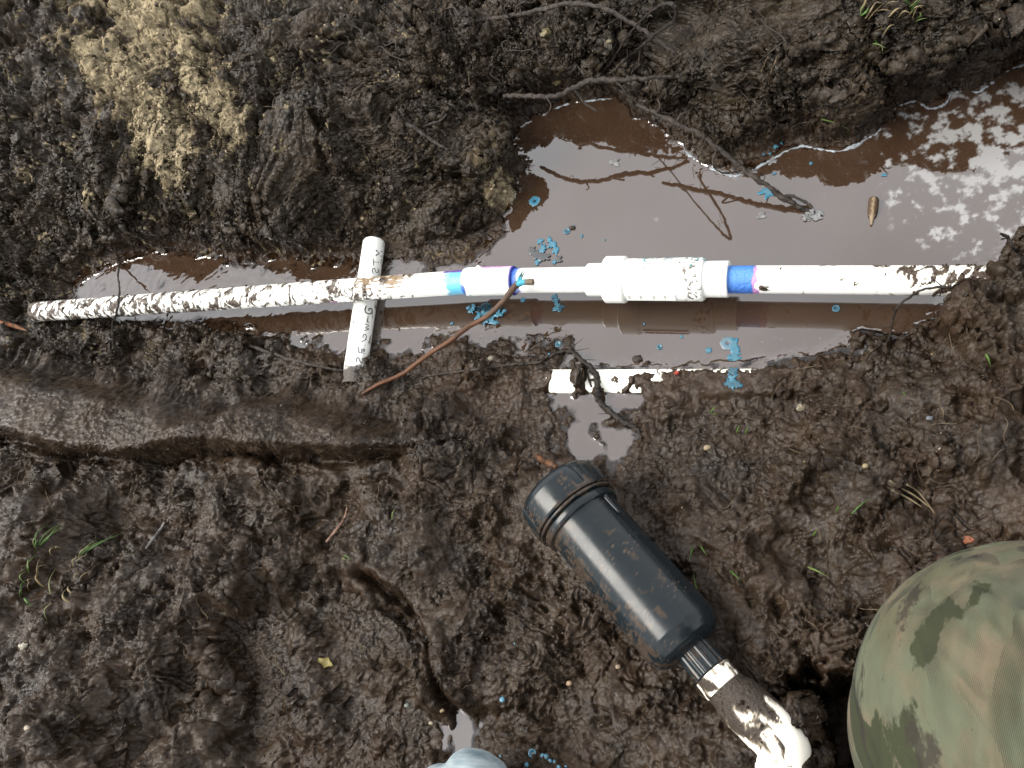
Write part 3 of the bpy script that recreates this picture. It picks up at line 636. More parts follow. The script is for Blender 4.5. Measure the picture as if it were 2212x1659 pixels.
# ------------------------------------------------------------------ half-buried pipe
A, B = W(1188, 826, -.0035), W(1700, 826.5, -.0035); L = seg_len(A, B)
V, F, t, a = lathe(A, B, dense([(0, RP), (L, RP)]), 72)
c = np.tile(np.array([.80, .78, .68]), (len(t), 1)); px_ = 1168+t/L*532
m, hl = paint_dirt(t, a, RP, np.interp(px_, [1200, 1380, 1420, 1460, 1700], [-.28, -.2, .3, .75, .9]), 580); c = mixv(c, hl*.4, [.55, .42, .22]); c = mixv(c, m, DIRT)
c = mixv(c, sstep(.45, .1, np.abs(a-math.pi)+.2*noise(t*60, a*3, 581))*.5, [.62, .55, .40])
tag(part('buried_pipe', V, F, PVC, None, c), 'white pipe half buried in wet mud below the check valve, lying under a root', 'pipe')

# ------------------------------------------------------------------ black filter housing with white elbow
FH = .068
A = W(1199, 1054, FH+.002); B = W(1496, 1403, FH-.004); L = seg_len(A, B); T_f = (B-A)/L
filt = empty('filter_housing', W(1350, 1240, FH-.045), 'black plastic cylindrical filter housing with screw cap and muddy white elbow, lying in the mud', 'filter')
KB = np.array([.012, .017, .020]); MUDC = np.array([.056, .041, .030])
def muddy(c, t, a, amt, seed, col=MUDC, sc=1.0):
    n = fbm(t*45*sc+.5*noise(t*120, a*4, seed), a*2.2*sc, 5, seed+1, .62); c = mixv(c, sstep(.42, .6, n+amt)*.9, col*(1+.5*noise(t*300, a*14, seed+2))[:, None])
    w, _ = worley(t*150, a*6.5, seed+3); w2, _ = worley(t*330, a*14, seed+5)
    c = mixv(c, sstep(.10, .05, w+.05-.10*amt+.08*noise(t*90, a*4, seed+8)), col*1.4); return mixv(c, sstep(.16, .08, w2-.06*amt)*sstep(0, .6, noise(t*30, a*2, seed+6)), col*1.8)
prof = dense([(.044, .030), (.044, .0465), (.0465, .0478), (.052, .0478), (.0545, .0465), (.0545, .0430), (.060, .0428), (L*.6, .0438), (L-.020, .0443), (L-.012, .0418), (L-.006, .0385), (L-.002, .033), (L, .025), (L, .012)], .0012)
V, F, t, a = lathe(A, B, prof, 96); c = np.tile(KB, (len(t), 1))
c = muddy(c, t, a, -.27+.85*np.clip(np.cos(a-2.7), 0, 1)**3+.25*sstep(.075, .05, t)+.5*np.clip(-np.sin(a), 0, 1), 600)
BODY = part('filter_body', V, F, BLACK, filt, c)
prof = dense([(-.002, .010), (-.002, .039), (.000, .0440), (.004, .0480), (.010, .0508), (.036, .0518), (.0385, .0510), (.0385, .0455), (.0405, .0450), (.0405, .0505), (.0435, .0505), (.0435, .03)], .0012)
V, F, t, a = lathe(A, B, prof, 120); c = np.tile(KB, (len(t), 1))
c = muddy(c, t, a, -.25+.85*sstep(.030, .040, t)+.8*np.clip(np.cos(a-3.05), 0, 1)**2+.35*np.clip(np.cos(a+.1), 0, 1), 620)
CAP = part('cap', V, F, BLACK, filt, c)
# grip lugs round the cap
e2 = np.array([0, 0, 1.])-T_f[2]*T_f; e2 /= np.linalg.norm(e2); e1 = np.cross(e2, T_f); e1 *= np.sign(e1[1])
for ang in (1.02, 2.62, .15, -.9, 3.9, 5.0):
    Vl = []; na = 7
    for tt, dr in ((.003, -.004), (.008, .0006), (.033, .0014), (.037, -.0004)):
        for k in range(na):
            q = ang+(-.16+.32*k/(na-1)); e = abs(k-(na-1)/2)/((na-1)/2); Vl.append(A+T_f*tt+(.0508+dr-.0030*e**4)*(math.cos(q)*e1+math.sin(q)*e2))
    Vl = np.array(Vl); f = [tuple(x) for x in grid_faces(4, na)]
    part_py('grip_lug', Vl, f, BLACK, CAP, np.tile(KB*1.1, (len(Vl), 1)))
# a moulded spine along the body's far side
P = np.array([A+T_f*tt+(.0434+.0015)*(math.cos(.62)*e1+math.sin(.62)*e2) for tt in np.linspace(.056, .082, 8)])
tube_part('moulded_rib', P, np.linspace(.0035, .0018, 8), BLACK, BODY, 8, 0, 0, lambda V: np.tile(KB, (len(V), 1)))
# ribbed neck
NA = B-T_f*.004; NBv = NA+T_f*.036
V, F, t, a = lathe(NA, NBv, dense([(0, .0185), (.032, .0195), (.032, .012)], .0015), 132)
rr = np.where((np.sin(a*16) > 0), 1.0, .93); ctr = NA+t[:, None]*T_f; V = ctr+(V-ctr)*rr[:, None]
c = np.tile(KB*1.3, (len(t), 1)); c = muddy(c, t, a, .10-.25*np.clip(np.sin(a), 0, 1)+.3*(rr < .97), 640)
part('ribbed_neck', V, F, BLACK, filt, c)
CREAM = np.array([.60, .57, .49]); BRN = np.array([.035, .021, .012])
def pvcmud(t, a, amt, seed, sc=1.0):
    c = np.tile(CREAM, (len(t), 1)); n = fbm(t*20*sc+.8*noise(t*45, a*2, seed), a*.8*sc, 6, seed+1, .58)
    c = mixv(c, sstep(-.05, .45, n+amt)*.55, RUST); return mixv(c, sstep(.22, .50, n+amt)*.97, BRN*(1+.5*noise(t*250, a*9, seed+9))[:, None])
V, F, t, a = lathe(NBv-T_f*.003, NBv+T_f*.05, dense([(0, .014), (0, .0205), (.016, .0212), (.018, .0205), (.018, .0150), (.03, .0150)], .0011), 72)
part('adapter', V, F, PVC, filt, pvcmud(t, a,   .62-.62*np.exp(-((a-1.5)/.8)**2), 650))
# elbow
E0 = NBv+T_f*.012; h_ = E0[2]
P = [E0, W(1606, 1524, h_-.006), W(1648, 1562, h_-.010), W(1682, 1598, h_-.014), W(1690, 1632, h_-.022), W(1678, 1680, h_-.030), W(1662, 1740, h_-.038)]
P = crom(P, 14); rE = np.interp(np.arange(len(P)), [0, 5, 8, 14, 42, 56, 70, len(P)-1], [.0205, .0214, .0246, .0258, .0266, .0270, .0264, .0256])
V, F = sweep(P, rE, 72, cap=False); tl = np.cumsum(np.r_[0, np.linalg.norm(np.diff(P, axis=0), axis=1)]); t = np.repeat(tl, 72); a = np.tile(np.arange(72)*2*np.pi/72, len(P))
Dv = V-np.repeat(P, 72, axis=0); upn = Dv[:, 2]/np.repeat(rE, 72)
c = pvcmud(t, a, np.interp(t, [0, .018, .03, .06, .085, .2], [1.5, 1.3, .85, -.05, -.60, .10])+.30*np.clip(.55-upn, 0, 1), 660, 1.1)
ELB = part('elbow', V, F, PVC, filt, c)

# ------------------------------------------------------------------ person: camouflage trouser leg of the kneeling photographer
def blob_mesh(segs, voxel=.006, smooth_it=30):
    """closed continuous surface round a chain of (point, radius)"""
    pts = []
    for (p, r), (q, s) in segs:
        p, q = np.array(p), np.array(q); n = max(2, int(np.linalg.norm(q-p)/.018))
        for k in range(n+1): pts.append((p+(q-p)*k/n, r+(s-r)*k/n))
    import bmesh
    bm = bmesh.new()
    for p, r in pts: bmesh.ops.create_icosphere(bm, subdivisions=3, radius=float(r), matrix=Matrix.Translation(Vector(p)))
    me = bpy.data.meshes.new('tmp'); bm.to_mesh(me); bm.free(); o = bpy.data.objects.new('tmp', me); COL.objects.link(o)
    md = o.modifiers.new('r', 'REMESH'); md.mode = 'VOXEL'; md.voxel_size = voxel
    ms = o.modifiers.new('s', 'SMOOTH'); ms.iterations = smooth_it; ms.factor = .6
    dg = bpy.context.evaluated_depsgraph_get(); ev = o.evaluated_get(dg); m2 = bpy.data.meshes.new_from_object(ev)
    bpy.data.objects.remove(o); bpy.data.meshes.remove(me)
    V = np.empty(len(m2.vertices)*3); m2.vertices.foreach_get('co', V); nn = np.empty(len(m2.vertices)*3); m2.vertex_normals.foreach_get('vector', nn)
    return m2, V.reshape(-1, 3), nn.reshape(-1, 3)
def camo_material():
    m, t, p = material('camouflage cloth'); c = objc(t)
    mp = N(t, 'ShaderNodeMapping'); mp.inputs['Scale'].default_value = (1.0, .55, 1); mp.inputs['Rotation'].default_value = (0, 0, .5); t.links.new(c, mp.inputs[0]); v = mp.outputs[0]
    b = mixc(t, mapr(t, noise_n(t, 30, 5, .6, v), .44, .56, 0, 1), (.084, .080, .044), (.130, .104, .064))
    ad = N(t, 'ShaderNodeVectorMath', operation='ADD'); t.links.new(v, ad.inputs[0]); ad.inputs[1].default_value = (3.1, 1.7, 5.2)
    b = mixc(t, mapr(t, noise_n(t, 28, 5, .6, ad.outputs[0]), .48, .60, 0, .75), b, (.092, .108, .064))
    ad5 = N(t, 'ShaderNodeVectorMath', operation='ADD'); t.links.new(v, ad5.inputs[0]); ad5.inputs[1].default_value = (5.1, 8.7, 1.2)
    b = mixc(t, mapr(t, noise_n(t, 34, 5, .6, ad5.outputs[0]), .54, .66, 0, .65), b, (.062, .063, .040))
    ad2 = N(t, 'ShaderNodeVectorMath', operation='ADD'); t.links.new(v, ad2.inputs[0]); ad2.inputs[1].default_value = (7.3, 4.1, .6)
    b = mixc(t, mapr(t, noise_n(t, 17, 6, .55, ad2.outputs[0]), .54, .555, 0, 1), b, (.026, .031, .009))
    ad3 = N(t, 'ShaderNodeVectorMath', operation='ADD'); t.links.new(v, ad3.inputs[0]); ad3.inputs[1].default_value = (1.9, 9.4, 2.6)
    b = mixc(t, mapr(t, noise_n(t, 24, 7, .65, ad3.outputs[0]), .56, .60, 0, .85), b, (.022, .016, .009))
    t.links.new(b, p.inputs['Base Color']); p.inputs['Roughness'].default_value = .9; p.inputs['Specular IOR Level'].default_value = .27
    p.inputs['Sheen Weight'].default_value = 0
    w = N(t, 'ShaderNodeTexWave'); w.inputs['Scale'].default_value = 420; w.inputs['Distortion'].default_value = 1.5; t.links.new(c, w.inputs[0])
    bump(t, p, w.outputs['Fac'], .25, .0006)
    rg = N(t, 'ShaderNodeMath', operation='SUBTRACT'); t.links.new(noise_n(t, 13, 3, .5, v), rg.inputs[0]); rg.inputs[1].default_value = .5
    ab = N(t, 'ShaderNodeMath', operation='ABSOLUTE'); t.links.new(rg.outputs[0], ab.inputs[0])
    b2 = N(t, 'ShaderNodeBump'); b2.inputs['Strength'].default_value = .6; b2.inputs['Distance'].default_value = .02; b2.invert = True; t.links.new(mapr(t, ab.outputs[0], 0, .12, 0, 1), b2.inputs['Height'])
    b1 = [n for n in t.nodes if n.type == 'BUMP' and n is not b2][0]; t.links.new(b2.outputs[0], b1.inputs['Normal']); return m
CAMO = camo_material()
KN = W(2252, 1566, .425); kx, ky, kz = KN
hip = np.array([kx+.16, ky-.36, .46]); ank = np.array([kx+.055, ky-.10, .06])
person = empty('person', (kx+.1, ky-.15, .05), 'person kneeling at the lower right, only the camouflage trouser knee in view', 'person')
me, V, NR = blob_mesh([((KN, .099), (KN*.55+hip*.45, .102)), ((KN*.55+hip*.45, .102), (hip, .12)), ((KN+np.array([-.006, -.006, -.05]), .095), (KN*.6+ank*.4, .080)), ((KN*.6+ank*.4, .080), (ank, .064))])
ang_ = np.arctan2(V[:, 1]-ky, V[:, 0]-kx); rad = np.hypot(V[:, 0]-kx, V[:, 1]-ky)
fold = .003*np.clip(np.sin(V[:, 2]*70+3*noise(V[:, 0]*9, V[:, 1]*9, 700)+V[:, 0]*25), 0, 1)**2*sstep(.50, .42, V[:, 2])
s_ = (V[:, 0]-kx)*.82+(V[:, 1]-ky)*.57; q_ = -(V[:, 0]-kx)*.57+(V[:, 1]-ky)*.82
low_ = sstep(kz+.098, kz+.06, V[:, 2])*sstep(ky+.10, ky+.02, V[:, 1])
fold = fold*low_*.4+.006*sstep(kx-.085, kx-.045, V[:, 0])*(1-np.abs(noise(s_*22+.5*noise(V[:, 0]*12, V[:, 1]*12, 702), q_*6, 701)))**4*(.08+.92*low_)+.0022*noise(V[:, 0]*11, V[:, 1]*11, 703)
V2 = V+NR*fold[:, None]-root_world(person)
me.vertices.foreach_set('co', V2.astype(np.float32).ravel()); me.polygons.foreach_set('use_smooth', [True]*len(me.polygons)); me.update(); me.name = 'trousers'; me.materials.clear()
link(bpy.data.objects.new('trousers', me), CAMO, person)
BOOT = two_tone('muddy boot leather', (.02, .014, .01), (.05, .035, .025), 60, .6, (120, .5, .003))
me, V, NR = blob_mesh([((ank+np.array([0, 0, .06]), .055), (ank+np.array([0, 0, -.0]), .05)), ((ank, .05), (ank+np.array([-.03, .10, -.015]), .045)), ((ank+np.array([-.03, .10, -.015]), .045), (ank+np.array([-.05, .15, -.02]), .035)), ((ank, .05), (ank+np.array([.01, -.05, -.015]), .04))], .006)
me.vertices.foreach_set('co', (V-root_world(person)).astype(np.float32).ravel()); me.polygons.foreach_set('use_smooth', [True]*len(me.polygons)); me.update(); me.name = 'boot'; me.materials.clear()
link(bpy.data.objects.new('boot', me), BOOT, person)
# pale cloth edge at the bottom of the frame
CLOTH = two_tone('pale blue grey cloth', (.16, .22, .25), (.40, .46, .47), 40, .85, (200, .4, .001), .2, 6, .35, .65, (.5, 2.5, 1))
q = W(1022, 1706, .10)
me, V, NR = blob_mesh([((q, .040), (q+np.array([-.02, -.10, .01]), .05)), ((q+np.array([-.035, -.01, -.012]), .036), (q+np.array([-.06, -.1, .0]), .045))], .004, 10)
V = V+NR*(.0015*noise(V[:, 0]*60, V[:, 1]*60, 710)+.002*np.sin(V[:, 0]*90+V[:, 1]*160)*.5)[:, None]
base = V.mean(0); base[2] = V[:, 2].min(); me.vertices.foreach_set('co', (V-base).astype(np.float32).ravel()); me.polygons.foreach_set('use_smooth', [True]*len(me.polygons)); me.update(); me.name = 'cloth'; me.materials.clear()
o = link(bpy.data.objects.new('cloth', me), CLOTH); o.location = base; tag(o, 'pale blue grey rounded piece of cloth poking in at the bottom edge', 'cloth')

# ------------------------------------------------------------------ roots and twigs
def gp(lst, off=0.0):                                   # pixel list (optionally with height) -> points; no height = lying on the ground
    return [W(q[0], q[1], q[2]) if len(q) > 2 else G(q[0], q[1], off) for q in lst]
def rootlike(name, label, pts, r, mat, group=None, branches=(), cat='root', seed=0, lump=.55, off=.002, n=10, hairs=0, hmat=None):
    P = crom(gp(pts, off), n); rr = .78*np.interp(np.linspace(0, 1, len(P)), np.linspace(0, 1, len(r)), r)
    P = P+np.stack([noise(np.arange(len(P))*.31+seed*3.3, np.full(len(P), k+.5), 800+seed) for k in range(3)], -1)*rr[:, None]*.55
    V, F = sweep(P, rr, 9, lump, 810+seed); o = part_py(name, V, fixquads(F), mat)
    tag(o, label, cat, group)
    for bpts, br in branches:
        Q = crom(gp(bpts, off), n); q = np.interp(np.linspace(0, 1, len(Q)), np.linspace(0, 1, len(br)), br)
        V, F = sweep(Q, q, 7, lump, 830+seed); part_py('branch', V, fixquads(F), mat, o)
    for k in range(hairs):
        i = random.randrange(2, len(P)-2); d = np.array([random.uniform(-1, 1), random.uniform(-1, 1), random.uniform(-.5, .6)]); l = random.uniform(.008, .022)
        Q = crom([P[i], P[i]+d*l*.5+RNG.normal(0, .002, 3), P[i]+d*l+RNG.normal(0, .004, 3)], 5); V, F = sweep(Q, np.linspace(.0007, .0003, len(Q)), 5); part_py('root_hair', V, fixquads(F), hmat or mat, o)
    return o
rootlike('root', 'long arching mud-caked root overhanging the top of the far bank', [(1015,50),(1045,46),(1076,40),(1112,33,.135),(1166,22,.15),(1220,9,.16),(1274,11,.16),(1321,25,.155),(1364,50,.145),(1400,72,.135),(1443,103,.12),(1460,118,.11)], [.0028,.0036,.0038,.0036,.0032], ROOT, branches=[([(1112,33,.135),(1118,12,.15),(1135,2,.16),(1150,-20,.16)], [.0015,.0008]), ([(1100,36,.133),(1090,16,.15),(1112,-8,.16)], [.0013,.0006])], seed=1, hairs=14)
rootlike('root', 'thin dark hairpin loop of root sticking up beside the arching root', [(1330,118,.10),(1355,78,.145),(1382,47,.19),(1411,22,.225),(1436,9,.245),(1454,11,.25),(1461,25,.235),(1452,47,.20),(1420,72,.15),(1396,92,.115)], [.0014,.0014,.0018,.0028,.0030,.0026,.0014], ROOTD, seed=2, hairs=5)
rootlike('root', 'muddy forked root hanging straight down the dark face of the far bank', [(1396,92,.115),(1368,118),(1346,137),(1330,155),(1314,164)], [.0018,.0022,.0020,.0014], ROOT, branches=[([(1362,72,.13),(1345,100),(1318,142),(1298,160),(1285,170)], [.0022,.0024,.0014]), ([(1393,94,.11),(1385,108),(1380,150)], [.0012,.0008])], seed=3, off=.004, hairs=6)
rootlike('root', 'muddy root lying level along the foot of the far bank', [(1090,207,.085),(1120,207,.095),(1160,209,.10),(1202,208,.10),(1238,190,.104),(1274,176,.106),(1328,173,.104),(1382,170,.10),(1420,167,.095),(1452,164,.09)], [.0035,.0042,.0042,.0050,.0045,.0032,.0026], ROOT, seed=4, hairs=16, branches=[([(1238,190,.104),(1250,205,.095),(1262,222,.088),(1290,240,.08)], [.0022,.0012]), ([(1328,173,.104),(1345,190,.10),(1352,205,.092)], [.0016,.0009]), ([(1180,209,.10),(1190,226,.098),(1186,240,.094)], [.0014,.0007])])
rootlike('root', 'straight muddy root slanting down from the far bank into the brown water', [(1375,227,.088),(1418,245,.082),(1461,266,.075),(1508,288,.067),(1534,306,.060),(1578,342,.047),(1610,371,.036),(1650,396,.026),(1689,425,.014),(1725,446,.005),(1762,467,-.006)], [.0026,.0040,.0040,.0036,.0042,.0046,.0042,.0036], ROOT, seed=5, hairs=16,
   branches=[([(1689,425,.014),(1712,424,.012),(1745,440,.004),(1758,456,.001)], [.0018,.0020]), ([(1461,266,.075),(1470,248,.085),(1490,238,.085)], [.0016,.0009]), ([(1418,245,.082),(1426,230,.095),(1420,212,.10)], [.0015,.0008]), ([(1548,322,.055),(1540,352,.045),(1556,372,.035),(1592,372,.03)], [.0012,.0012])])
rootlike('root', 'pale branching root poking out of the dark bank left of the pool', [(846,252),(878,270),(914,292),(950,317),(972,328)], [.0036,.0036,.0034,.0016], ROOT, branches=[([(921,276),(940,270),(954,266),(968,252)], [.0022,.0012]), ([(925,285),(950,284),(968,296)], [.0014,.0007]), ([(893,285),(885,292),(862,296)], [.0012,.0006])], seed=6, off=.005, hairs=8)
rootlike('root', 'thin pale root hanging over the muddy left end of the long pipe', [(250,535),(253,552),(259,569),(255,595,.05),(258,622,.062),(257,640,.066),(255,655,.064),(251,680,.052),(246,700),(245,720),(239,740),(239,764)], [.0022,.0018,.0016,.0024,.0022,.0018,.0014], ROOT, seed=7, branches=[([(252,681,.05),(290,684),(330,676)], [.0009,.0005])], hairs=5)
rootlike('root', 'dark wet root crossing the white buried pipe and running into the lower pool', [(1188,772),(1212,762),(1234,760),(1255,776,.018),(1270,790,.0165),(1284,806,.0165),(1292,832,.016),(1290,857,.010),(1300,872,.006),(1313,884,.006),(1341,908,.008),(1374,926),(1386,950)], [.0024,.0032,.0042,.0048,.0050,.0046,.0040,.0026], ROOTD, seed=8, hairs=8, branches=[([(1265,785,.017),(1268,806,.0165),(1278,836,.0165)], [.0014,.0016])])
rootlike('root', 'thin muddy rootlet running level across the wet mud towards the lower pool', [(905,822),(942,811),(985,806),(1032,800),(1068,796),(1104,789),(1140,787),(1165,785),(1180,775),(1200,766)], [.0012,.0022,.0024,.0022,.0020], ROOT, seed=9, off=.003, hairs=8)
rootlike('root', 'brown muddy root half sunk in the mud left of the short cross pipe', [(505,732),(540,748),(576,760),(620,774),(666,787),(705,795),(742,804)], [.0016,.0034,.0036,.0030,.0026], ROOT, seed=10, off=.002, hairs=6)
rootlike('root', 'thin dark root arching over the buried right end of the long pipe', [(2090,640),(2067,624,.07),(2035,620,.07),(1992,626,.066),(1967,640,.058),(1938,664,.045),(1931,684,.035),(1924,716,.02),(1922,730)], [.0018,.0018,.0016,.0013,.0010], ROOTD, seed=11, branches=[([(2035,620,.07),(2030,640,.06)], [.001,.0007])], hairs=6)
rootlike('root', 'dead dark twig sticking out of the mud heap at the right edge', [(2205,565),(2196,545),(2190,537,.10),(2178,515,.115),(2170,508,.12),(2161,505,.125)], [.0026,.0022,.0020,.0022,.0014], ROOTD, cat='twig', seed=12, branches=[([(2176,513,.116),(2163,517,.12)], [.0012,.0008])])
rootlike('root', 'thin pale root slanting across the dark bank above the right of the pool', [(2025,92),(2050,110),(2075,130),(2100,150),(2125,165)], [.0010,.0014,.0018,.0012], ROOT, seed=13, off=.004, hairs=5)
rootlike('root', 'two pale stubs of root hanging from the bank right of the arching root', [(1660,128),(1652,145),(1645,160)], [.0018,.0014,.0009], FINE, seed=14, off=.004, branches=[([(1680,125),(1674,142),(1664,166)], [.0009,.0007])])
# the brown twig leaning on the long pipe, its torn tip blue with glue
P = crom([G(785, 852, .002), G(800, 843, .003), G(827, 832, .006), W(870, 807, .022), W(924, 767, .034), W(974, 735, .042), W(1014, 704, .050), W(1050, 685, .054), W(1086, 652, .064), W(1107, 625, .069), W(1120, 612, .070)], 12)
rr = np.interp(np.linspace(0, 1, len(P)), [0, .2, .5, .8, 1], [.0020, .0030, .0035, .0038, .0046])
V, F = sweep(P, rr, 12, .16, 840); a = np.tile(np.arange(12), len(P)); u = np.repeat(np.linspace(0, 1, len(P)), 12); u = np.append(u, [0, 1]); a = np.append(a, [0, 0])
bk = sstep(-.2, .4, noise(u*14, a*.5, 841)+.5*noise(u*50, a*.9, 842)); c = mixv(np.tile([.13, .052, .020], (len(u), 1)), bk, [.050, .024, .012]); c = mixv(c, sstep(.62, .8, u)*.55, [.07, .05, .035])
TW = part_py('twig', V, fixquads(F), TWIG, None, c); tag(TW, 'reddish brown twig leaning on the long white pipe, its forked tip stained blue', 'twig')
for pts, r, k in (([(1118,614,.070),(1128,610,.072),(1140,609,.072),(1152,609,.072)], [.0044,.0038,.0040,.0042], 0), ([(1119,614,.070),(1121,604,.073),(1124,595,.075),(1131,584,.080)], [.0034,.0026,.0016,.0005], 1), ([(1121,612,.071),(1126,600,.074),(1133,588,.078)], [.0022,.0016,.0005], 2)):
    Q = crom(gp(pts), 8); q = np.interp(np.linspace(0, 1, len(Q)), np.linspace(0, 1, len(r)), r); V, F = sweep(Q, q, 9, .2, 850+k)
    u = np.append(np.repeat(np.linspace(0, 1, len(Q)), 9), [0, 1]); c = mixv(np.tile([.06, .38, .50], (len(u), 1)), sstep(.45, .62, u+.1*noise(u*30, u*9, 852)), [.16, .12, .08] if k == 0 else [.08, .16, .17])
    part_py('torn_tip', V, fixquads(F), TWIG, TW, c)
def stick(label, pts, r, ca, cb, cat='twig', name='twig', off=.002, seed=0):
    P = crom(gp(pts, off), 7); rr = np.interp(np.linspace(0, 1, len(P)), np.linspace(0, 1, len(r)), r); V, F = sweep(P, rr, 8, .2, 860+seed)
    u = np.arange(len(V))*1.0; c = mixv(np.tile(ca, (len(V), 1)), sstep(-.3, .5, noise(u*.07, u*0+.5, 861+seed)), cb)
    return tag(part_py(name, V, fixquads(F), TWIG, None, c), label, cat)
stick('short reddish brown stick by the water beside the filter cap', [(1160,986),(1175,996),(1190,1003),(1203,1010)], [.0030,.0040,.0044,.0022], [.13,.05,.018], [.03,.016,.009], seed=1)
stick('smooth grey stick leaning in the mud right of the grass tuft', [(362,1130),(352,1148),(338,1166),(322,1187)], [.0012,.0024,.0026,.0014], [.20,.19,.18], [.12,.11,.105], off=.006, seed=2)
stick('slim pinkish brown stick lying on the trodden mud', [(755,1099),(750,1120),(742,1134),(728,1152),(710,1173)], [.0010,.0018,.0022,.0018], [.26,.15,.11], [.09,.05,.035], off=.006, seed=3)
stick('reddish bark scrap at the left edge below the pipe end', [(-6,697),(15,702),(38,708),(66,718)], [.0020,.0042,.0040,.0016], [.30,.11,.04], [.10,.05,.025], 'bark', 'bark_scrap', .005, 4)
stick('dark straight stub of root lying upright in the mud at lower left', [(383,1575),(380,1595),(378,1612)], [.0022,.0026,.0018], [.06,.045,.035], [.03,.022,.016], off=.004, seed=5)
for k, (pts) in enumerate([[(1922,1042),(1950,1060),(1978,1076),(2008,1100)], [(1958,1050),(1985,1068),(2018,1112)], [(1926,1062),(1962,1080),(1990,1098)]]):
    stick('dry straw stalk, one of three lying together on the right-hand mud', pts, [.0009,.0011,.0006], [.20,.155,.09], [.12,.09,.05], 'straw', 'straw', .006, 6+k)['group'] = 'straw stalks on the right-hand mud'
# fine pale rootlets
FR = [(230,15,30,60),(250,200,40,10),(740,215,12,40),(560,230,50,8),(650,470,40,10),(300,420,14,40),(1010,150,20,50),(1050,190,30,40),(790,320,6,50),(820,330,60,4),(1005,385,45,40),(1180,100,30,40),(1560,300,20,30),(1490,260,10,50),(1700,290,60,-25),(1770,310,50,-4),(2030,850,6,60),(2050,720,10,40),(2110,730,-15,60),(2150,860,40,30),(2170,905,0,60),(2120,925,-20,80),(2010,920,70,-10),(1720,800,60,-10),(1690,825,-25,40),(1860,790,40,-40),(1830,930,50,-10),(1980,1000,10,40),(2140,1000,40,-30),(200,1150,40,-20),(320,1180,60,-20),(430,1290,20,40),(440,1310,12,30),(480,1440,40,-40),(560,1400,40,30),(600,1420,20,40),(690,1480,30,20),(400,1400,20,30),(640,1110,20,-30),(820,1050,10,50),(760,980,20,40),(60,980,10,50),(100,1050,20,60),(60,1010,-20,30),(540,700,20,24),(880,1490,30,-10),(1000,1490,30,-12),(1310,1450,10,40),(1460,1240,40,20),(1560,1100,40,-20),(1880,1350,30,-20),(1740,1330,30,40),(1850,1310,60,20),(1950,1180,30,20),(2080,1260,30,5),(1700,960,30,20),(1760,1130,12,40),(930,860,30,30),(690,1330,30,20),(150,1580,30,-40)]
for k, (x, y, dx, dy) in enumerate(FR):
    j = lambda s: random.uniform(-s, s)
    pts = [G(x, y, .003), G(x+dx*.3+j(6), y+dy*.3+j(6), .006), G(x+dx*.65+j(7), y+dy*.65+j(7), .006), G(x+dx, y+dy, .003)]
    P = crom(pts, 6); V, F = sweep(P, np.interp(np.linspace(0, 1, len(P)), [0, .5, 1], [.00035, .00055, .0003]), 5, .1, 870+k)
    tag(part_py('rootlet', V, fixquads(F), FINE), 'fine pale rootlet lying loose on the dark mud', 'rootlet', 'fine pale rootlets scattered over the mud')

for k in range(34):
    x, y = (random.uniform(1010, 1720), random.uniform(6, 190)) if k < 24 else (random.uniform(620, 1000), random.uniform(20, 330))
    a_ = random.uniform(-2.6, 2.6); l_ = random.uniform(40, 110); pts = [G(x+l_*t*math.cos(a_)+random.uniform(-9, 9), y+l_*t*math.sin(a_)*.7+random.uniform(-9, 9), .004+.008*math.sin(t*3.1)) for t in (0, .25, .5, .75, 1)]
    P = crom(pts, 6); V, F = sweep(P, np.interp(np.linspace(0, 1, len(P)), [0, .4, 1], [.0007, .0012, .0004]), 5, .3, 920+k)
    tag(part_py('rootlet', V, fixquads(F), ROOT), 'fine muddy rootlet tangled in the dark far bank above the pool', 'rootlet', 'fine muddy rootlets in the far bank')

# ------------------------------------------------------------------ grass
GREEN = [(.07, .14, .022), (.05, .11, .02), (.11, .15, .04), (.16, .17, .07), (.22, .17, .085)]
def blade_mesh(p0, p1, w, sag=.004, curl=.0):
    p0, p1 = np.array(p0), np.array(p1); n = 9; t = np.linspace(0, 1, n); d = p1-p0; sd = np.cross(d, [0, 0, 1]); sd /= np.linalg.norm(sd)+1e-9
    c = p0+t[:, None]*d+np.outer(np.sin(t*np.pi)*sag, [0, 0, 1])+np.outer(np.sin(t*np.pi*1.3)*curl, sd); ww = w*np.interp(t, [0, .3, 1], [.7, 1, .08])
    V = np.concatenate([c-sd*ww[:, None], c+np.outer(ww*.5, [0, 0, 1]), c+sd*ww[:, None], c-np.outer(ww*.2, [0, 0, 1])]); k = np.arange(n-1); F = []
    for r in range(4): q = ((r+1) % 4)*n; F += [tuple(x) for x in np.stack([r*n+k, r*n+k+1, q+k+1, q+k], -1)]
    return V, F
def tuft(name, label, cat, base, blades, wide=.0011):
    r0 = G(*base); e = empty(name, r0, label, cat)
    for (x0, y0, x1, y1, ci, lift) in blades:
        V, F = blade_mesh(G(x0, y0, .005), G(x1, y1, lift), 1.6*wide*random.uniform(.7, 1.3), random.uniform(.003, .010), random.uniform(-.004, .004))
        g = np.array(GREEN[ci])*random.uniform(.75, 1.2); part_py('blade', V, F, GRASSM, e, np.tile(g, (len(V), 1)))
    return e
def zc(x, y): return x*.1440, y*.1440+1132.5            # detail view of the left tuft -> photo
B_ = []
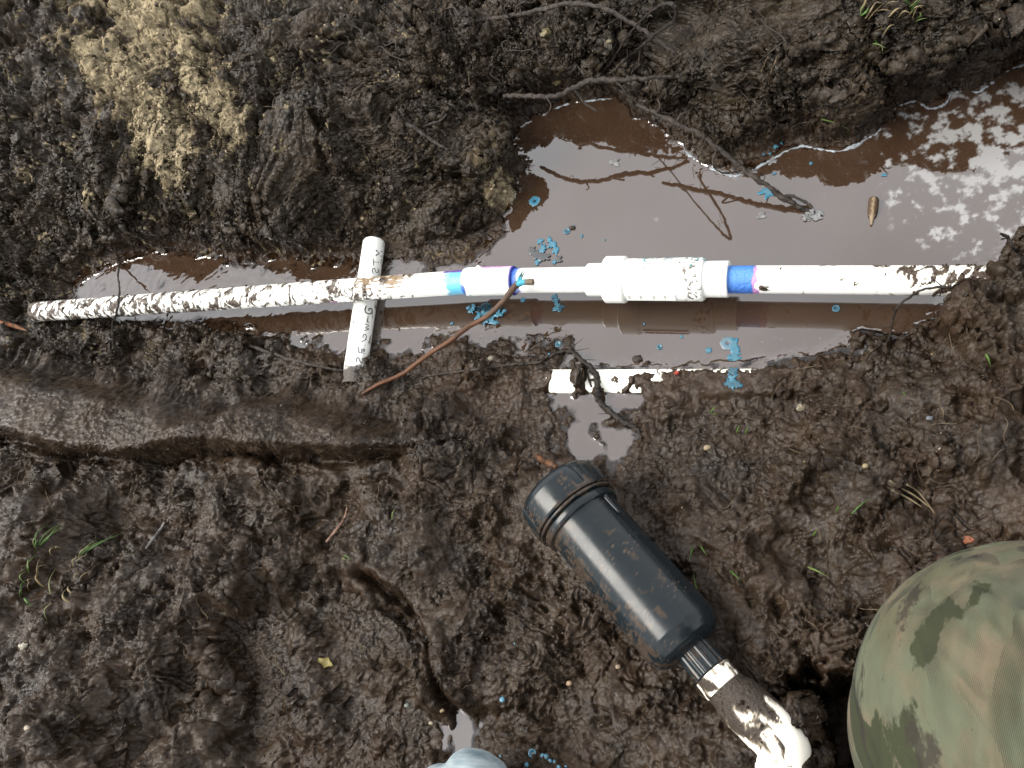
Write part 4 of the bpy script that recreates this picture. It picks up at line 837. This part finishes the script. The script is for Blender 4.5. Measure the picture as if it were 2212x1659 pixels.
for x0, y0, x1, y1, ci in [(600,330,860,20,1),(620,320,1000,0,1),(640,330,1040,60,0),(560,360,760,220,2),(700,290,1100,80,1),(590,400,830,250,0),(470,700,640,560,3),(480,760,720,500,0),(420,900,560,720,2),(380,1060,480,850,0),(350,1110,470,930,1),(1230,490,1640,290,2),(1240,480,1800,220,0),(1260,470,1940,190,1),(1220,500,1560,350,3),(1140,650,1380,480,4),(1200,580,1430,510,4),(800,1050,960,680,3),(750,1450,950,1210,3),(480,1190,590,1170,1),(500,1230,560,1120,0),(600,800,830,560,4),(640,780,840,620,4),(700,950,760,780,4),(490,1010,620,900,4),(540,930,590,830,4),(900,420,1050,370,4),(840,500,960,380,4),(1300,700,1310,880,4),(1380,720,1330,850,4),(1090,1190,1180,1010,4),(1110,1040,1260,930,4)]:
    B_.append((*zc(x0, y0), *zc(x1, y1), ci, random.uniform(.010, .026)))
tuft('grass_tuft', 'straggly tuft of muddy green and dry grass at the lower left', 'grass', (100, 1240), B_)
def zt(x, y): return (x/4.74+2100)*.8848, y/4.74*.8848
B_ = []
for x0, y0, x1, y1, ci in [(0,150,80,100,4),(100,140,260,130,4),(60,250,200,180,4),(200,190,330,300,4),(180,200,300,240,4),(80,280,250,200,4),(260,150,420,220,4),(330,230,480,180,4),(420,260,580,290,4),(560,220,740,210,4),(600,250,720,225,4),(240,400,280,430,4),(270,430,400,420,4),(0,200,60,210,2),(10,215,120,230,0),(620,110,760,105,0),(560,120,740,95,2),(560,90,540,40,1),(640,280,700,340,0),(650,300,735,400,2),(620,190,640,220,1),(120,490,160,550,0),(150,540,260,740,2),(130,520,200,640,1),(170,600,280,760,3),(140,470,270,465,4)]:
    B_.append((*zt(x0, y0), *zt(x1, y1), ci, random.uniform(.010, .026)))
tuft('grass_tuft', 'tuft of dry straw and green grass on the bank at the upper right', 'grass', (1890, 50), B_)
for x0, y0, x1, y1, ci, lb in [(1775,262,1840,292,2,'long pale green grass blade lying on the mud above the pool'),(1772,262,1836,236,1,'darker green grass blade lying beside the long pale green blade above the pool'),(1512,1300-1,1500,1240,0,''),(1514,1180,1530,1205,0,''),(1500,1182,1492,1215,1,''),(1578,1234,1602,1258,0,''),(1745,1226,1790,1250,2,'yellow-green grass blade on the mud left of the camouflage knee'),(2128,768,2138,800,0,'short bright green grass blade on the mud at the far right'),(1840,1112,1880,1080,1,''),(1806,1110,1815,1095,1,''),(748,1200,770,1212,0,''),(742,1206,762,1216,2,''),(1536,895,1552,882,0,''),(1540,898,1552,902,0,''),(1592,938,1602,922,0,''),(1610,940,1622,926,0,''),(1756,1160,1768,1150,0,''),(1948,850,1955,862,1,''),(850,1125,862,1100,2,''),(1890,1480-1,1900,1470,0,'')][:]:
    V, F = blade_mesh(G(x0, y0, .004), G(x1, y1, .008), .0014 if lb else .0010, .004); o = part_py('grass_sprig', V, F, GRASSM, None, np.tile(np.array(GREEN[ci])*1.1, (len(V), 1)))
    tag(o, lb or 'small green grass sprig stuck in the bare mud', 'grass', None if lb else 'green sprigs in the mud')

# ------------------------------------------------------------------ leaf, bud, scraps
V, F = [], []
c0 = G(709, 1432, .004); R_ = np.array([[math.cos(-.35), -math.sin(-.35)], [math.sin(-.35), math.cos(-.35)]])
for i, t in enumerate(np.linspace(-1, 1, 9)):
    w = .006*(1-abs(t)**1.6)*(1+.35*math.sin(i*1.9))+.0006
    for j, s in enumerate((-1, 0, 1)):
        p = R_@np.array([t*.012, s*w*.8]); V.append(c0+np.array([p[0], p[1], .003*abs(s)+.002*math.sin(i)]))
F = [tuple(x) for x in grid_faces(9, 3)]; V2 = np.vstack([np.array(V), np.array(V)-[0, 0, .0006]]); F2 = F+[tuple(np.array(x)[::-1]+27) for x in F]
edge = [(i*3, (i+1)*3) for i in range(8)]+[((i+1)*3+2, i*3+2) for i in range(8)]; F2 += [(b, a, a+27, b+27) for a, b in edge]
tag(part_py('leaf', V2, F2, GRASSM, None, np.tile([.24, .20, .07], (54, 1))), 'small yellow leaf lying on the dark mud', 'leaf')
def lathe_part(name, A, B, prof, mat, colf, parent=None, ns=28):
    V, F, t, a = lathe(A, B, prof, ns); return part(name, V, F, mat, parent, colf(t, a))
A, B = W(1888, 428, .004), W(1882, 486, .0015); L = seg_len(A, B)
bud = lathe_part('seed_pod', A, B, dense([(0, .0010), (.0005, .0052), (.003, .0062), (L*.4, .0062), (L*.62, .0050), (L*.7, .0030), (L, .0012)], .001), TWIG, lambda t, a: mixv(mixv(np.tile([.085, .05, .026], (len(t), 1)), sstep(.30, .18, np.abs(a-1.57)+.1*noise(t*300, a*2, 880)), [.26, .19, .11]), sstep(L*.62, L*.7, t), [.28, .21, .13]))
tag(bud, 'brown seed pod with a pale stripe floating upright in the brown water', 'seed pod')
def lump_obj(name, p, r, col, mat=PEB, sq=(1, 1, .7), seed=0, sub=2, amp=.35):
    import bmesh
    bm = bmesh.new(); bmesh.ops.create_icosphere(bm, subdivisions=sub, radius=1.0); V = np.array([v.co[:] for v in bm.verts]); F = [tuple(v.index for v in f.verts) for f in bm.faces]; bm.free()
    V = V*(1+amp*noise(V[:, 0]*1.6+seed*5.1, V[:, 1]*1.6+V[:, 2]*2.1+seed, 890+seed) + amp*.5*noise(V[:, 0]*4+seed, V[:, 1]*4+V[:, 2]*3, 891+seed))[:, None]
    th = seed*1.7; V = V@np.array([[math.cos(th), math.sin(th), 0], [-math.sin(th), math.cos(th), 0], [0, 0, 1]]); V = V*np.array(sq)*r+np.array(p)
    c = np.tile(col, (len(V), 1))*(1+.25*noise(V[:, 0]*400, V[:, 1]*400, 892))[:, None]
    return part_py(name, V, F, mat, None, np.clip(c, 0, 1), amp < .5)
for k, (x, y, r, col, lb) in enumerate([(1062,775,.0065,(.30,.28,.20),'pale rounded pebble on the wet mud beside the brown twig'),(2093,1168,.0062,(.38,.13,.065),'orange red chip of brick or leaf beside the camouflage knee'),(1528,968,.0058,(.46,.36,.22),'pale sandy pebble on the mud below the white buried pipe'),
    (1732,880,.0070,(.36,.30,.20),'crumbly buff stone on the mud bank right of the glue splash'),(1870,1007,.0045,(.42,.33,.18),'small round buff pebble on the right-hand mud'),(60,1573,.0055,(.50,.43,.32),'cream pebble at the lower left corner'),(52,1453-57,.0070,(.50,.46,.36),'flat cream flake of stone at the left edge'),
    (1335,1440,.0040,(.5,.38,.25),'orange pebble in the mud below the filter'),(1230,1476,.0045,(.46,.31,.18),'small tan pebble in the trodden mud left of the filter'),(955,1535,.0040,(.44,.34,.18),'yellowish pebble beside the small puddle'),(932,1562,.0040,(.52,.44,.32),'cream pebble in the crease beside the puddle'),(880,1524,.0048,(.27,.31,.27),'grey-green pebble on the boot print'),
    (1180,72,.0095,(.20,.165,.065),'rounded olive tan clod high on the far bank'),(1318,90,.0055,(.18,.15,.065),'small olive tan clod right of the rounded one on the far bank'),(1204,178,.0080,(.20,.155,.065),'crumbled tan clod above the level root on the bank'),(1178,150,.0055,(.17,.135,.06),'small tan clod left of the crumbled one on the bank'),
    (1700,1640,.0001,(.5,.5,.5),''),(1480,765,.0045,(.05,.028,.018),''),(2008,905,.005,(.20,.21,.24),'blue-grey pebble on the right-hand mud bank'),(760,870,.0001,(.3,.3,.3),''),(1378,776,.0078,(.045,.026,.018),'dark brown clot of mud floating above the buried pipe'),(1236,493,.0055,(.07,.045,.028),'brown scrap floating beside the blue ring in the pool'),
    (1462,806,.0040,(.55,.06,.035),'bright red fleck on the mud over the buried pipe'),(1160,990,.0001,(.1,.1,.1),''),(540,545,.006,(.10,.05,.025),'brown lump at the edge of the left pool'),(780,764,.0045,(.12,.07,.06),'round brown bubble-like lump at the left of the cross pipe')]):
    if not lb: continue
    r *= .72; col = np.array(col)*.6; p = G(x, y, r*.25); o = lump_obj('pebble' if 'clod' not in lb and 'clot' not in lb and 'scrap' not in lb and 'fleck' not in lb and 'lump' not in lb else ('clod' if 'clod' in lb or 'lump' in lb or 'clot' in lb else 'scrap'), p, r, col, PEB, (1.15, .85, .7), k, 2, .30 if 'peb' in lb else .5)
    tag(o, lb, 'pebble' if o.name.startswith('pebble') else ('clod' if o.name.startswith('clod') else 'scrap'))

# ------------------------------------------------------------------ blue glue drops
def blob(px, py, r, kind, seed, h=None):
    """flat drop of glue: ring, star, disc or ragged patch, with real thickness"""
    p = G(px, py, .0006) if h is None else W(px, py, h)
    n = 40; a = np.arange(n)*2*np.pi/n
    if kind == 'star': e = 1+.22*np.cos(a*7+seed)+.12*noise(a*3, a*0+seed, seed)
    elif kind == 'flower': e = 1+.10*np.cos(a*22+seed)+.15*noise(np.cos(a)*2+seed, np.sin(a)*2, seed)
    elif kind == 'rag': e = 1+.85*noise(np.cos(a)*1.5+seed*3, np.sin(a)*1.5+seed, seed)+.35*noise(np.cos(a)*3.3+seed, np.sin(a)*3.3, seed+1)
    else: e = 1+.10*noise(np.cos(a)*1.5+seed*2, np.sin(a)*1.5, seed)
    rings = {'ring': [(0, .35, 3), (.62, .35, 3), (.72, .8, 1), (.90, 1.0, 0), (1.0, .5, 0), (1.02, 0, 0)], 'flower': [(0, .4, 2), (.28, .45, 2), (.36, .9, 1), (.6, .8, 1), (.8, .5, 0), (1.0, .2, 0), (1.02, 0, 0)]}.get(kind, [(0, .7, 0), (.5, .8, 0), (.85, .6, 1), (1.0, .2, 1), (1.02, 0, 1)])
    pal = [np.array([.075, .19, .25]), np.array([.03, .17, .27]), np.array([.006, .035, .05]), np.array([.035, .09, .12])]
    V, C = [], []
    for q, hh, ci in rings:
        rr = r*q*(1+(e-1)*q); V.append(np.stack([p[0]+rr*np.cos(a), p[1]+rr*np.sin(a), p[2]+hh*.0009+0*a], -1)); C.append(np.clip(pal[ci]*(1+.35*noise(np.cos(a)*3+q*7, np.sin(a)*3+seed, seed+2))[:, None], 0, 1))
    F = [tuple(x) for x in grid_faces(len(rings), n, True)]
    return np.vstack(V), F, np.vstack(C)
def glue(px, py, r, kind, label, group=None, seed=0, h=None):
    r *= .88
    V, F, C = blob(px, py, r, kind, seed, h); return tag(part_py('glue_drop', V, F, GLUE, None, C), label, 'glue drop', group)
glue(1155, 435, .0095, 'flower', 'blue daisy-like splash of glue at the left shore of the pool', seed=1)
glue(1225, 500, .0052, 'ring', 'round blue ring of glue floating in the pool above the check valve', seed=2)
glue(1425, 750, .0040, 'ring', 'small dark blue ring of glue floating between the long pipe and the buried pipe', seed=3)
glue(1531, 757, .0042, 'star', 'bright blue star-shaped glue drop floating below the check valve', seed=4)
glue(1806, 667, .0052, 'ring', 'dark blue oval ring of glue under the right length of pipe', seed=5)
glue(1206, 744, .0046, 'ring', 'blue ring of glue on a wet mud lump left of the lower channel', seed=6)
glue(1150, 1627, .0050, 'ring', 'largest blue ring of glue on the mud at the bottom edge', seed=7)
glue(1085, 1511, .0034, 'disc', 'single round blue glue drop on the mud above the pale cloth', seed=8)
glue(1660, 414, .0085, 'rag', 'ragged blue glue patch in the water under the slanting root', seed=9)
glue(1130, 662-14, .0042, 'disc', 'dark blue glue drop tucked under the pipe right of the coupling', seed=10)
bs = empty('glue_splash', W(1050, 680, .0006), 'big ragged blue splash of glue floating under the coupling and the twig', 'glue splash')
for k, (x, y, r, kd) in enumerate([(1048,664,.0085,'disc'),(1032,668,.0055,'disc'),(1062,672,.006,'disc'),(1046,680,.0075,'rag'),(1062,688,.0060,'rag'),(1078,680,.0050,'rag'),(1074,668,.0045,'rag'),(1050,692,.0055,'rag'),(1034,684,.0042,'rag'),(1018,672,.0042,'rag'),(1022,662,.0036,'rag'),(1070,696,.0034,'rag'),(1088,672,.0030,'rag'),(1012,664,.0030,'rag')]):
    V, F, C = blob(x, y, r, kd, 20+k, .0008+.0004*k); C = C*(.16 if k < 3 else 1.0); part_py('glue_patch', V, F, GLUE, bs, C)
bs = empty('glue_splash', W(1582, 790, .0006), 'tall blue streak of glue running from the water onto the mud over the buried pipe', 'glue splash')
for k, (x, y, r) in enumerate([(1572,742,.009),(1586,745,.007),(1589,760,.0062),(1588,774,.0065),(1578,786,.006),(1583,802,.0052),(1582,816,.005),(1580,830,.0065),(1592,832,.005)]):
    V, F, C = blob(x, y, r, 'flower' if k == 0 else 'rag', 40+k); C = C*(1.0 if k in (1, 2, 3, 6) else .6)+(.10 if k == 0 else 0); part_py('glue_patch', V, F, GLUE, bs, C)
bs = empty('glue_splash', W(1185, 535, .0006), 'cluster of pale blue glue flakes floating above the pipe right of the coupling', 'glue splash')
for k, (x, y, r, g_) in enumerate([(1166,522,.0045,0),(1192,528,.0060,0),(1172,538,.0048,0),(1186,518,.0036,0),(1162,552,.0075,1),(1178,556,.0065,1),(1200,540,.0050,0),(1160,566,.0035,0),(1208,560,.0050,1),(1150,540,.0055,1),(1198,566,.0030,0)]):
    V, F, C = blob(x, y, r, 'rag', 60+k, .0008+.0003*(k % 3)); C = C*1.1 if not g_ else C*0+np.array([.09, .095, .10]); part_py('glue_patch', V, F, GLUE, bs, np.clip(C, 0, 1))
bs = empty('glue_splash', W(1200, 655, .0006), 'narrow string of pale blue glue flakes just below the long pipe', 'glue splash')
for k, (x, y, r) in enumerate([(1198,641,.0040),(1202,650,.0040),(1204,660,.0046),(1200,668,.0038),(1210,664,.0044)]):
    V, F, C = blob(x, y, r, 'rag', 80+k, .0008); part_py('glue_patch', V, F, GLUE, bs, C*(1 if k != 4 else .4))
for grp, lb, pts in [('blue specks in the pool', 'tiny light blue speck of glue floating in the brown pool', [(1257,510,.0022),(1307,519,.0014),(1752,353,.0022),(1671,376,.0026),(1912,378,.0030),(1473,728,.0022),(977,699,.0026),(1675,317,.0030),(1688,310,.0026),(1664,332,.0018),(1650,334,.0018),(1240,488,.0014),(1392,700,.0014)]),
                     ('blue specks on the mud at the bottom', 'small light blue speck of glue on the mud near the bottom edge', [(1179,1635,.0034),(1188,1644,.0026),(1172,1633,.0028),(1198,1646,.0026),(1138,1652,.0026),(1207,1657,.0024),(1222,1656,.0018),(1082,1633,.0020),(1112,1390,.0012),(1186,765,.0018)])]:
    for k, (x, y, r) in enumerate(pts): glue(x, y, r, 'rag' if 'pool' in grp else 'disc', lb, grp, 100+k+int(x))
# white foam at the root tip and in the pool; painted sky glints along the shore
FOAM = two_tone('pale foam', (.12, .12, .118), (.25, .255, .255), 160, .35, (300, .5, .002))
def foam(px, py, r, label, seed):
    V, F, C = blob(px, py, r, 'rag', seed); return tag(part_py('foam', V, F, FOAM), label, 'foam')
fo = empty('foam', W(1758, 464, .0005), 'pale clot of foam round the tip of the slanting root in the water', 'foam')
for k, (x, y, r) in enumerate([(1750,464,.006),(1762,468,.006),(1742,470,.0045),(1770,460,.004),(1754,456,.004)]):
    V, F, C = blob(x, y, r, 'rag', 300+k, .0006+.0006*k); part_py('foam_patch', V, F, FOAM, fo)
foam(1646, 465, .0055, 'small round pale foam fleck below the slanting root', 311)
foam(1668, 350, .0050, 'pale foam fleck by the lumpy shore of the mud tongue', 312)
foam(1330, 350, .0060, 'pale upright foam fleck in the middle of the pool by the shadowed shore', 313)

EDGE = two_tone('painted shore glint', (.20, .22, .24), (.36, .40, .43), 90, .2, (200, .4, .001))  # pale strips coloured as sky reflected where the water curls up the bank
for k, (lb, pts) in enumerate([('thin painted strip of sky reflection along the far shore under the level root', [(1196,236),(1222,226),(1260,219),(1296,215),(1324,213)]), ('short painted strip of sky reflection between the level root and the slanting root', [(1440,229),(1466,229),(1490,232),(1506,234)]),
        ('long wavy painted strip of sky reflection under the bank at the upper right', [(1903,236),(1924,238),(1950,226),(1980,219),(2004,234),(2028,231),(2044,222),(2058,200),(2086,196),(2112,199),(2140,180),(2165,160),(2192,146),(2225,137)]),
        ('pale painted strip of sky reflection round the lumpy tongue of mud in the pool', [(1612,372),(1640,360),(1668,344),(1700,326),(1735,316),(1757,320),(1786,324),(1812,327),(1846,316),(1866,304),(1888,290),(1912,264)]), ('pale painted strip of sky reflection round the shore below the slanting root', [(1476,322),(1496,340),(1522,356),(1552,370),(1582,380),(1606,376)])]):
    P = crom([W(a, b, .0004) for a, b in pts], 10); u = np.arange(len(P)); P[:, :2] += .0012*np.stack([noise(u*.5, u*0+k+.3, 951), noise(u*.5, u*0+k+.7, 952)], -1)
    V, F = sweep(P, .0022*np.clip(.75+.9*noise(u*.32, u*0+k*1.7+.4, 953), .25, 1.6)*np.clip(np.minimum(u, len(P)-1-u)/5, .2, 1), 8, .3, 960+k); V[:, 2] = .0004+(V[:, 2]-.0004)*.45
    tag(part_py('painted_glint', V, fixquads(F), EDGE), lb, 'foam')

# ------------------------------------------------------------------ loose soil: crumbs, sand grains and grit
ICO = None
def scatter(name, pts, rad, colf, mat, rough=.35, squash=(.6, 1.15)):
    import bmesh
    bm = bmesh.new(); bmesh.ops.create_icosphere(bm, subdivisions=1, radius=1.0); T = np.array([v.co[:] for v in bm.verts]); F = np.array([[v.index for v in f.verts] for f in bm.faces]); bm.free()
    n = len(pts); V = T[None]*(1+RNG.normal(0, rough*.55, (n, len(T), 1)))*RNG.uniform(*squash, (n, 1, 3))
    a, b = RNG.uniform(0, 6.28, n), RNG.uniform(0, 6.28, n); ca, sa, cb, sb = np.cos(a), np.sin(a), np.cos(b), np.sin(b); z = 0*a; o = z+1
    R1 = np.stack([np.stack([ca, -sa, z], -1), np.stack([sa, ca, z], -1), np.stack([z, z, o], -1)], 1); R2 = np.stack([np.stack([o, z, z], -1), np.stack([z, cb, -sb], -1), np.stack([z, sb, cb], -1)], 1)
    V = np.einsum('nij,nkj->nki', R1@R2, V)*rad[:, None, None]+pts[:, None]
    me = mesh_np(name, V.reshape(-1, 3), (F[None]+(np.arange(n)*len(T))[:, None, None]).reshape(-1, 3), False); set_col(me, np.repeat(colf if mat is MUD else wetdark(colf), len(T), axis=0))
    return tag(link(bpy.data.objects.new(name, me), mat), kind='stuff')
ii = RNG.integers(20, nx-20, 1600000); jj = RNG.integers(20, ny-20, 1600000); Pp = P3[ii, jj]
AREA = np.linalg.norm(np.cross(np.gradient(P3, axis=0), np.gradient(P3, axis=1)), axis=-1); ar = AREA[ii, jj]; keep = RNG.uniform(0, 1, len(ii)) < ar/np.quantile(ar, .97)
ii, jj, Pp = ii[keep], jj[keep], Pp[keep]
v = ray(0, 0); keep = (Pp[:, 2] > .004)&(cov[ii, jj] < .3)&(Pp[:, 1] > -.05)&((smooth[ii, jj] < RNG.uniform(0, 1.12, len(ii)))|(np.abs(SDR[ii, jj]+.004) < .012))
ii, jj, Pp = ii[keep], jj[keep], Pp[keep]; print('scatter pool', len(ii))
den = np.clip(.6*np.exp(-((SDR[ii, jj]+.004)/.010)**2)+.42+.45*(1-south[ii, jj])-.55*lump[ii, jj]-.2*flat[ii, jj]+.5*noise(Pp[:, 0]*12, Pp[:, 1]*12, 900), .05, 1)
k = RNG.uniform(0, 1, len(ii)) < den; k = np.flatnonzero(k)[:95000]
r = np.clip(RNG.lognormal(math.log(.00105), .48, len(k)), .0005, .0042)
scatter('soil_crumbs', Pp[k]+N3[ii[k], jj[k]]*(r*.35)[:, None], r, np.stack([tanA[ii[k], jj[k]]*(RNG.uniform(0, 1, len(k)) < .5), 0*r, wet[ii[k], jj[k]]], -1), MUD)
def on_mesh(o, n, lum):                               # points on the muddy places of an object
    me = o.data; c = np.empty(len(me.vertices)*3); me.vertices.foreach_get('co', c); c = c.reshape(-1, 3)+root_world(o); nn = np.empty(len(me.vertices)*3); me.vertex_normals.foreach_get('vector', nn); nn = nn.reshape(-1, 3)
    q = np.empty(len(me.vertices)*4); me.color_attributes['Col'].data.foreach_get('color', q); q = q.reshape(-1, 4)[:, :3].max(1)
    k = np.flatnonzero((q < lum)&(nn[:, 2] > -.3)); k = RNG.choice(k, min(n, len(k)), replace=False); return c[k]+RNG.normal(0, .0004, (len(k), 3))
pm = np.vstack([on_mesh(LEFT, 420, .06), on_mesh(RIGHT, 300, .08), on_mesh(ELB, 90, .04), on_mesh(BODY, 10, .0)]+[np.empty((0, 3))]); r = np.clip(RNG.lognormal(math.log(.0008), .5, len(pm)), .0004, .003)
scatter('soil_crumbs', pm, r, np.stack([0*r, 0*r, .6+0*r], -1), MUD)
k = np.flatnonzero(tanA[ii, jj] > .35)[:20000]; r = np.clip(RNG.lognormal(math.log(.0011), .45, len(k)), .0005, .004)
scatter('sand', Pp[k]+N3[ii[k], jj[k]]*(r*.4)[:, None], r, np.stack([1+0*r, 0*r, 0*r], -1), MUD)
k = RNG.permutation(len(ii))[:5200]; r = np.clip(RNG.lognormal(math.log(.00055), .42, len(k)), .0003, .0019)
pal = np.array([[.26, .22, .16], [.21, .16, .095], [.17, .115, .06], [.34, .32, .29], [.18, .08, .04], [.10, .085, .062], [.13, .13, .125]]); pc_ = pal[RNG.choice(7, len(k), p=[.22, .22, .16, .10, .06, .14, .10])]
scatter('grit', Pp[k]+N3[ii[k], jj[k]]*(r*.5)[:, None], r, pc_, PEB, .2)
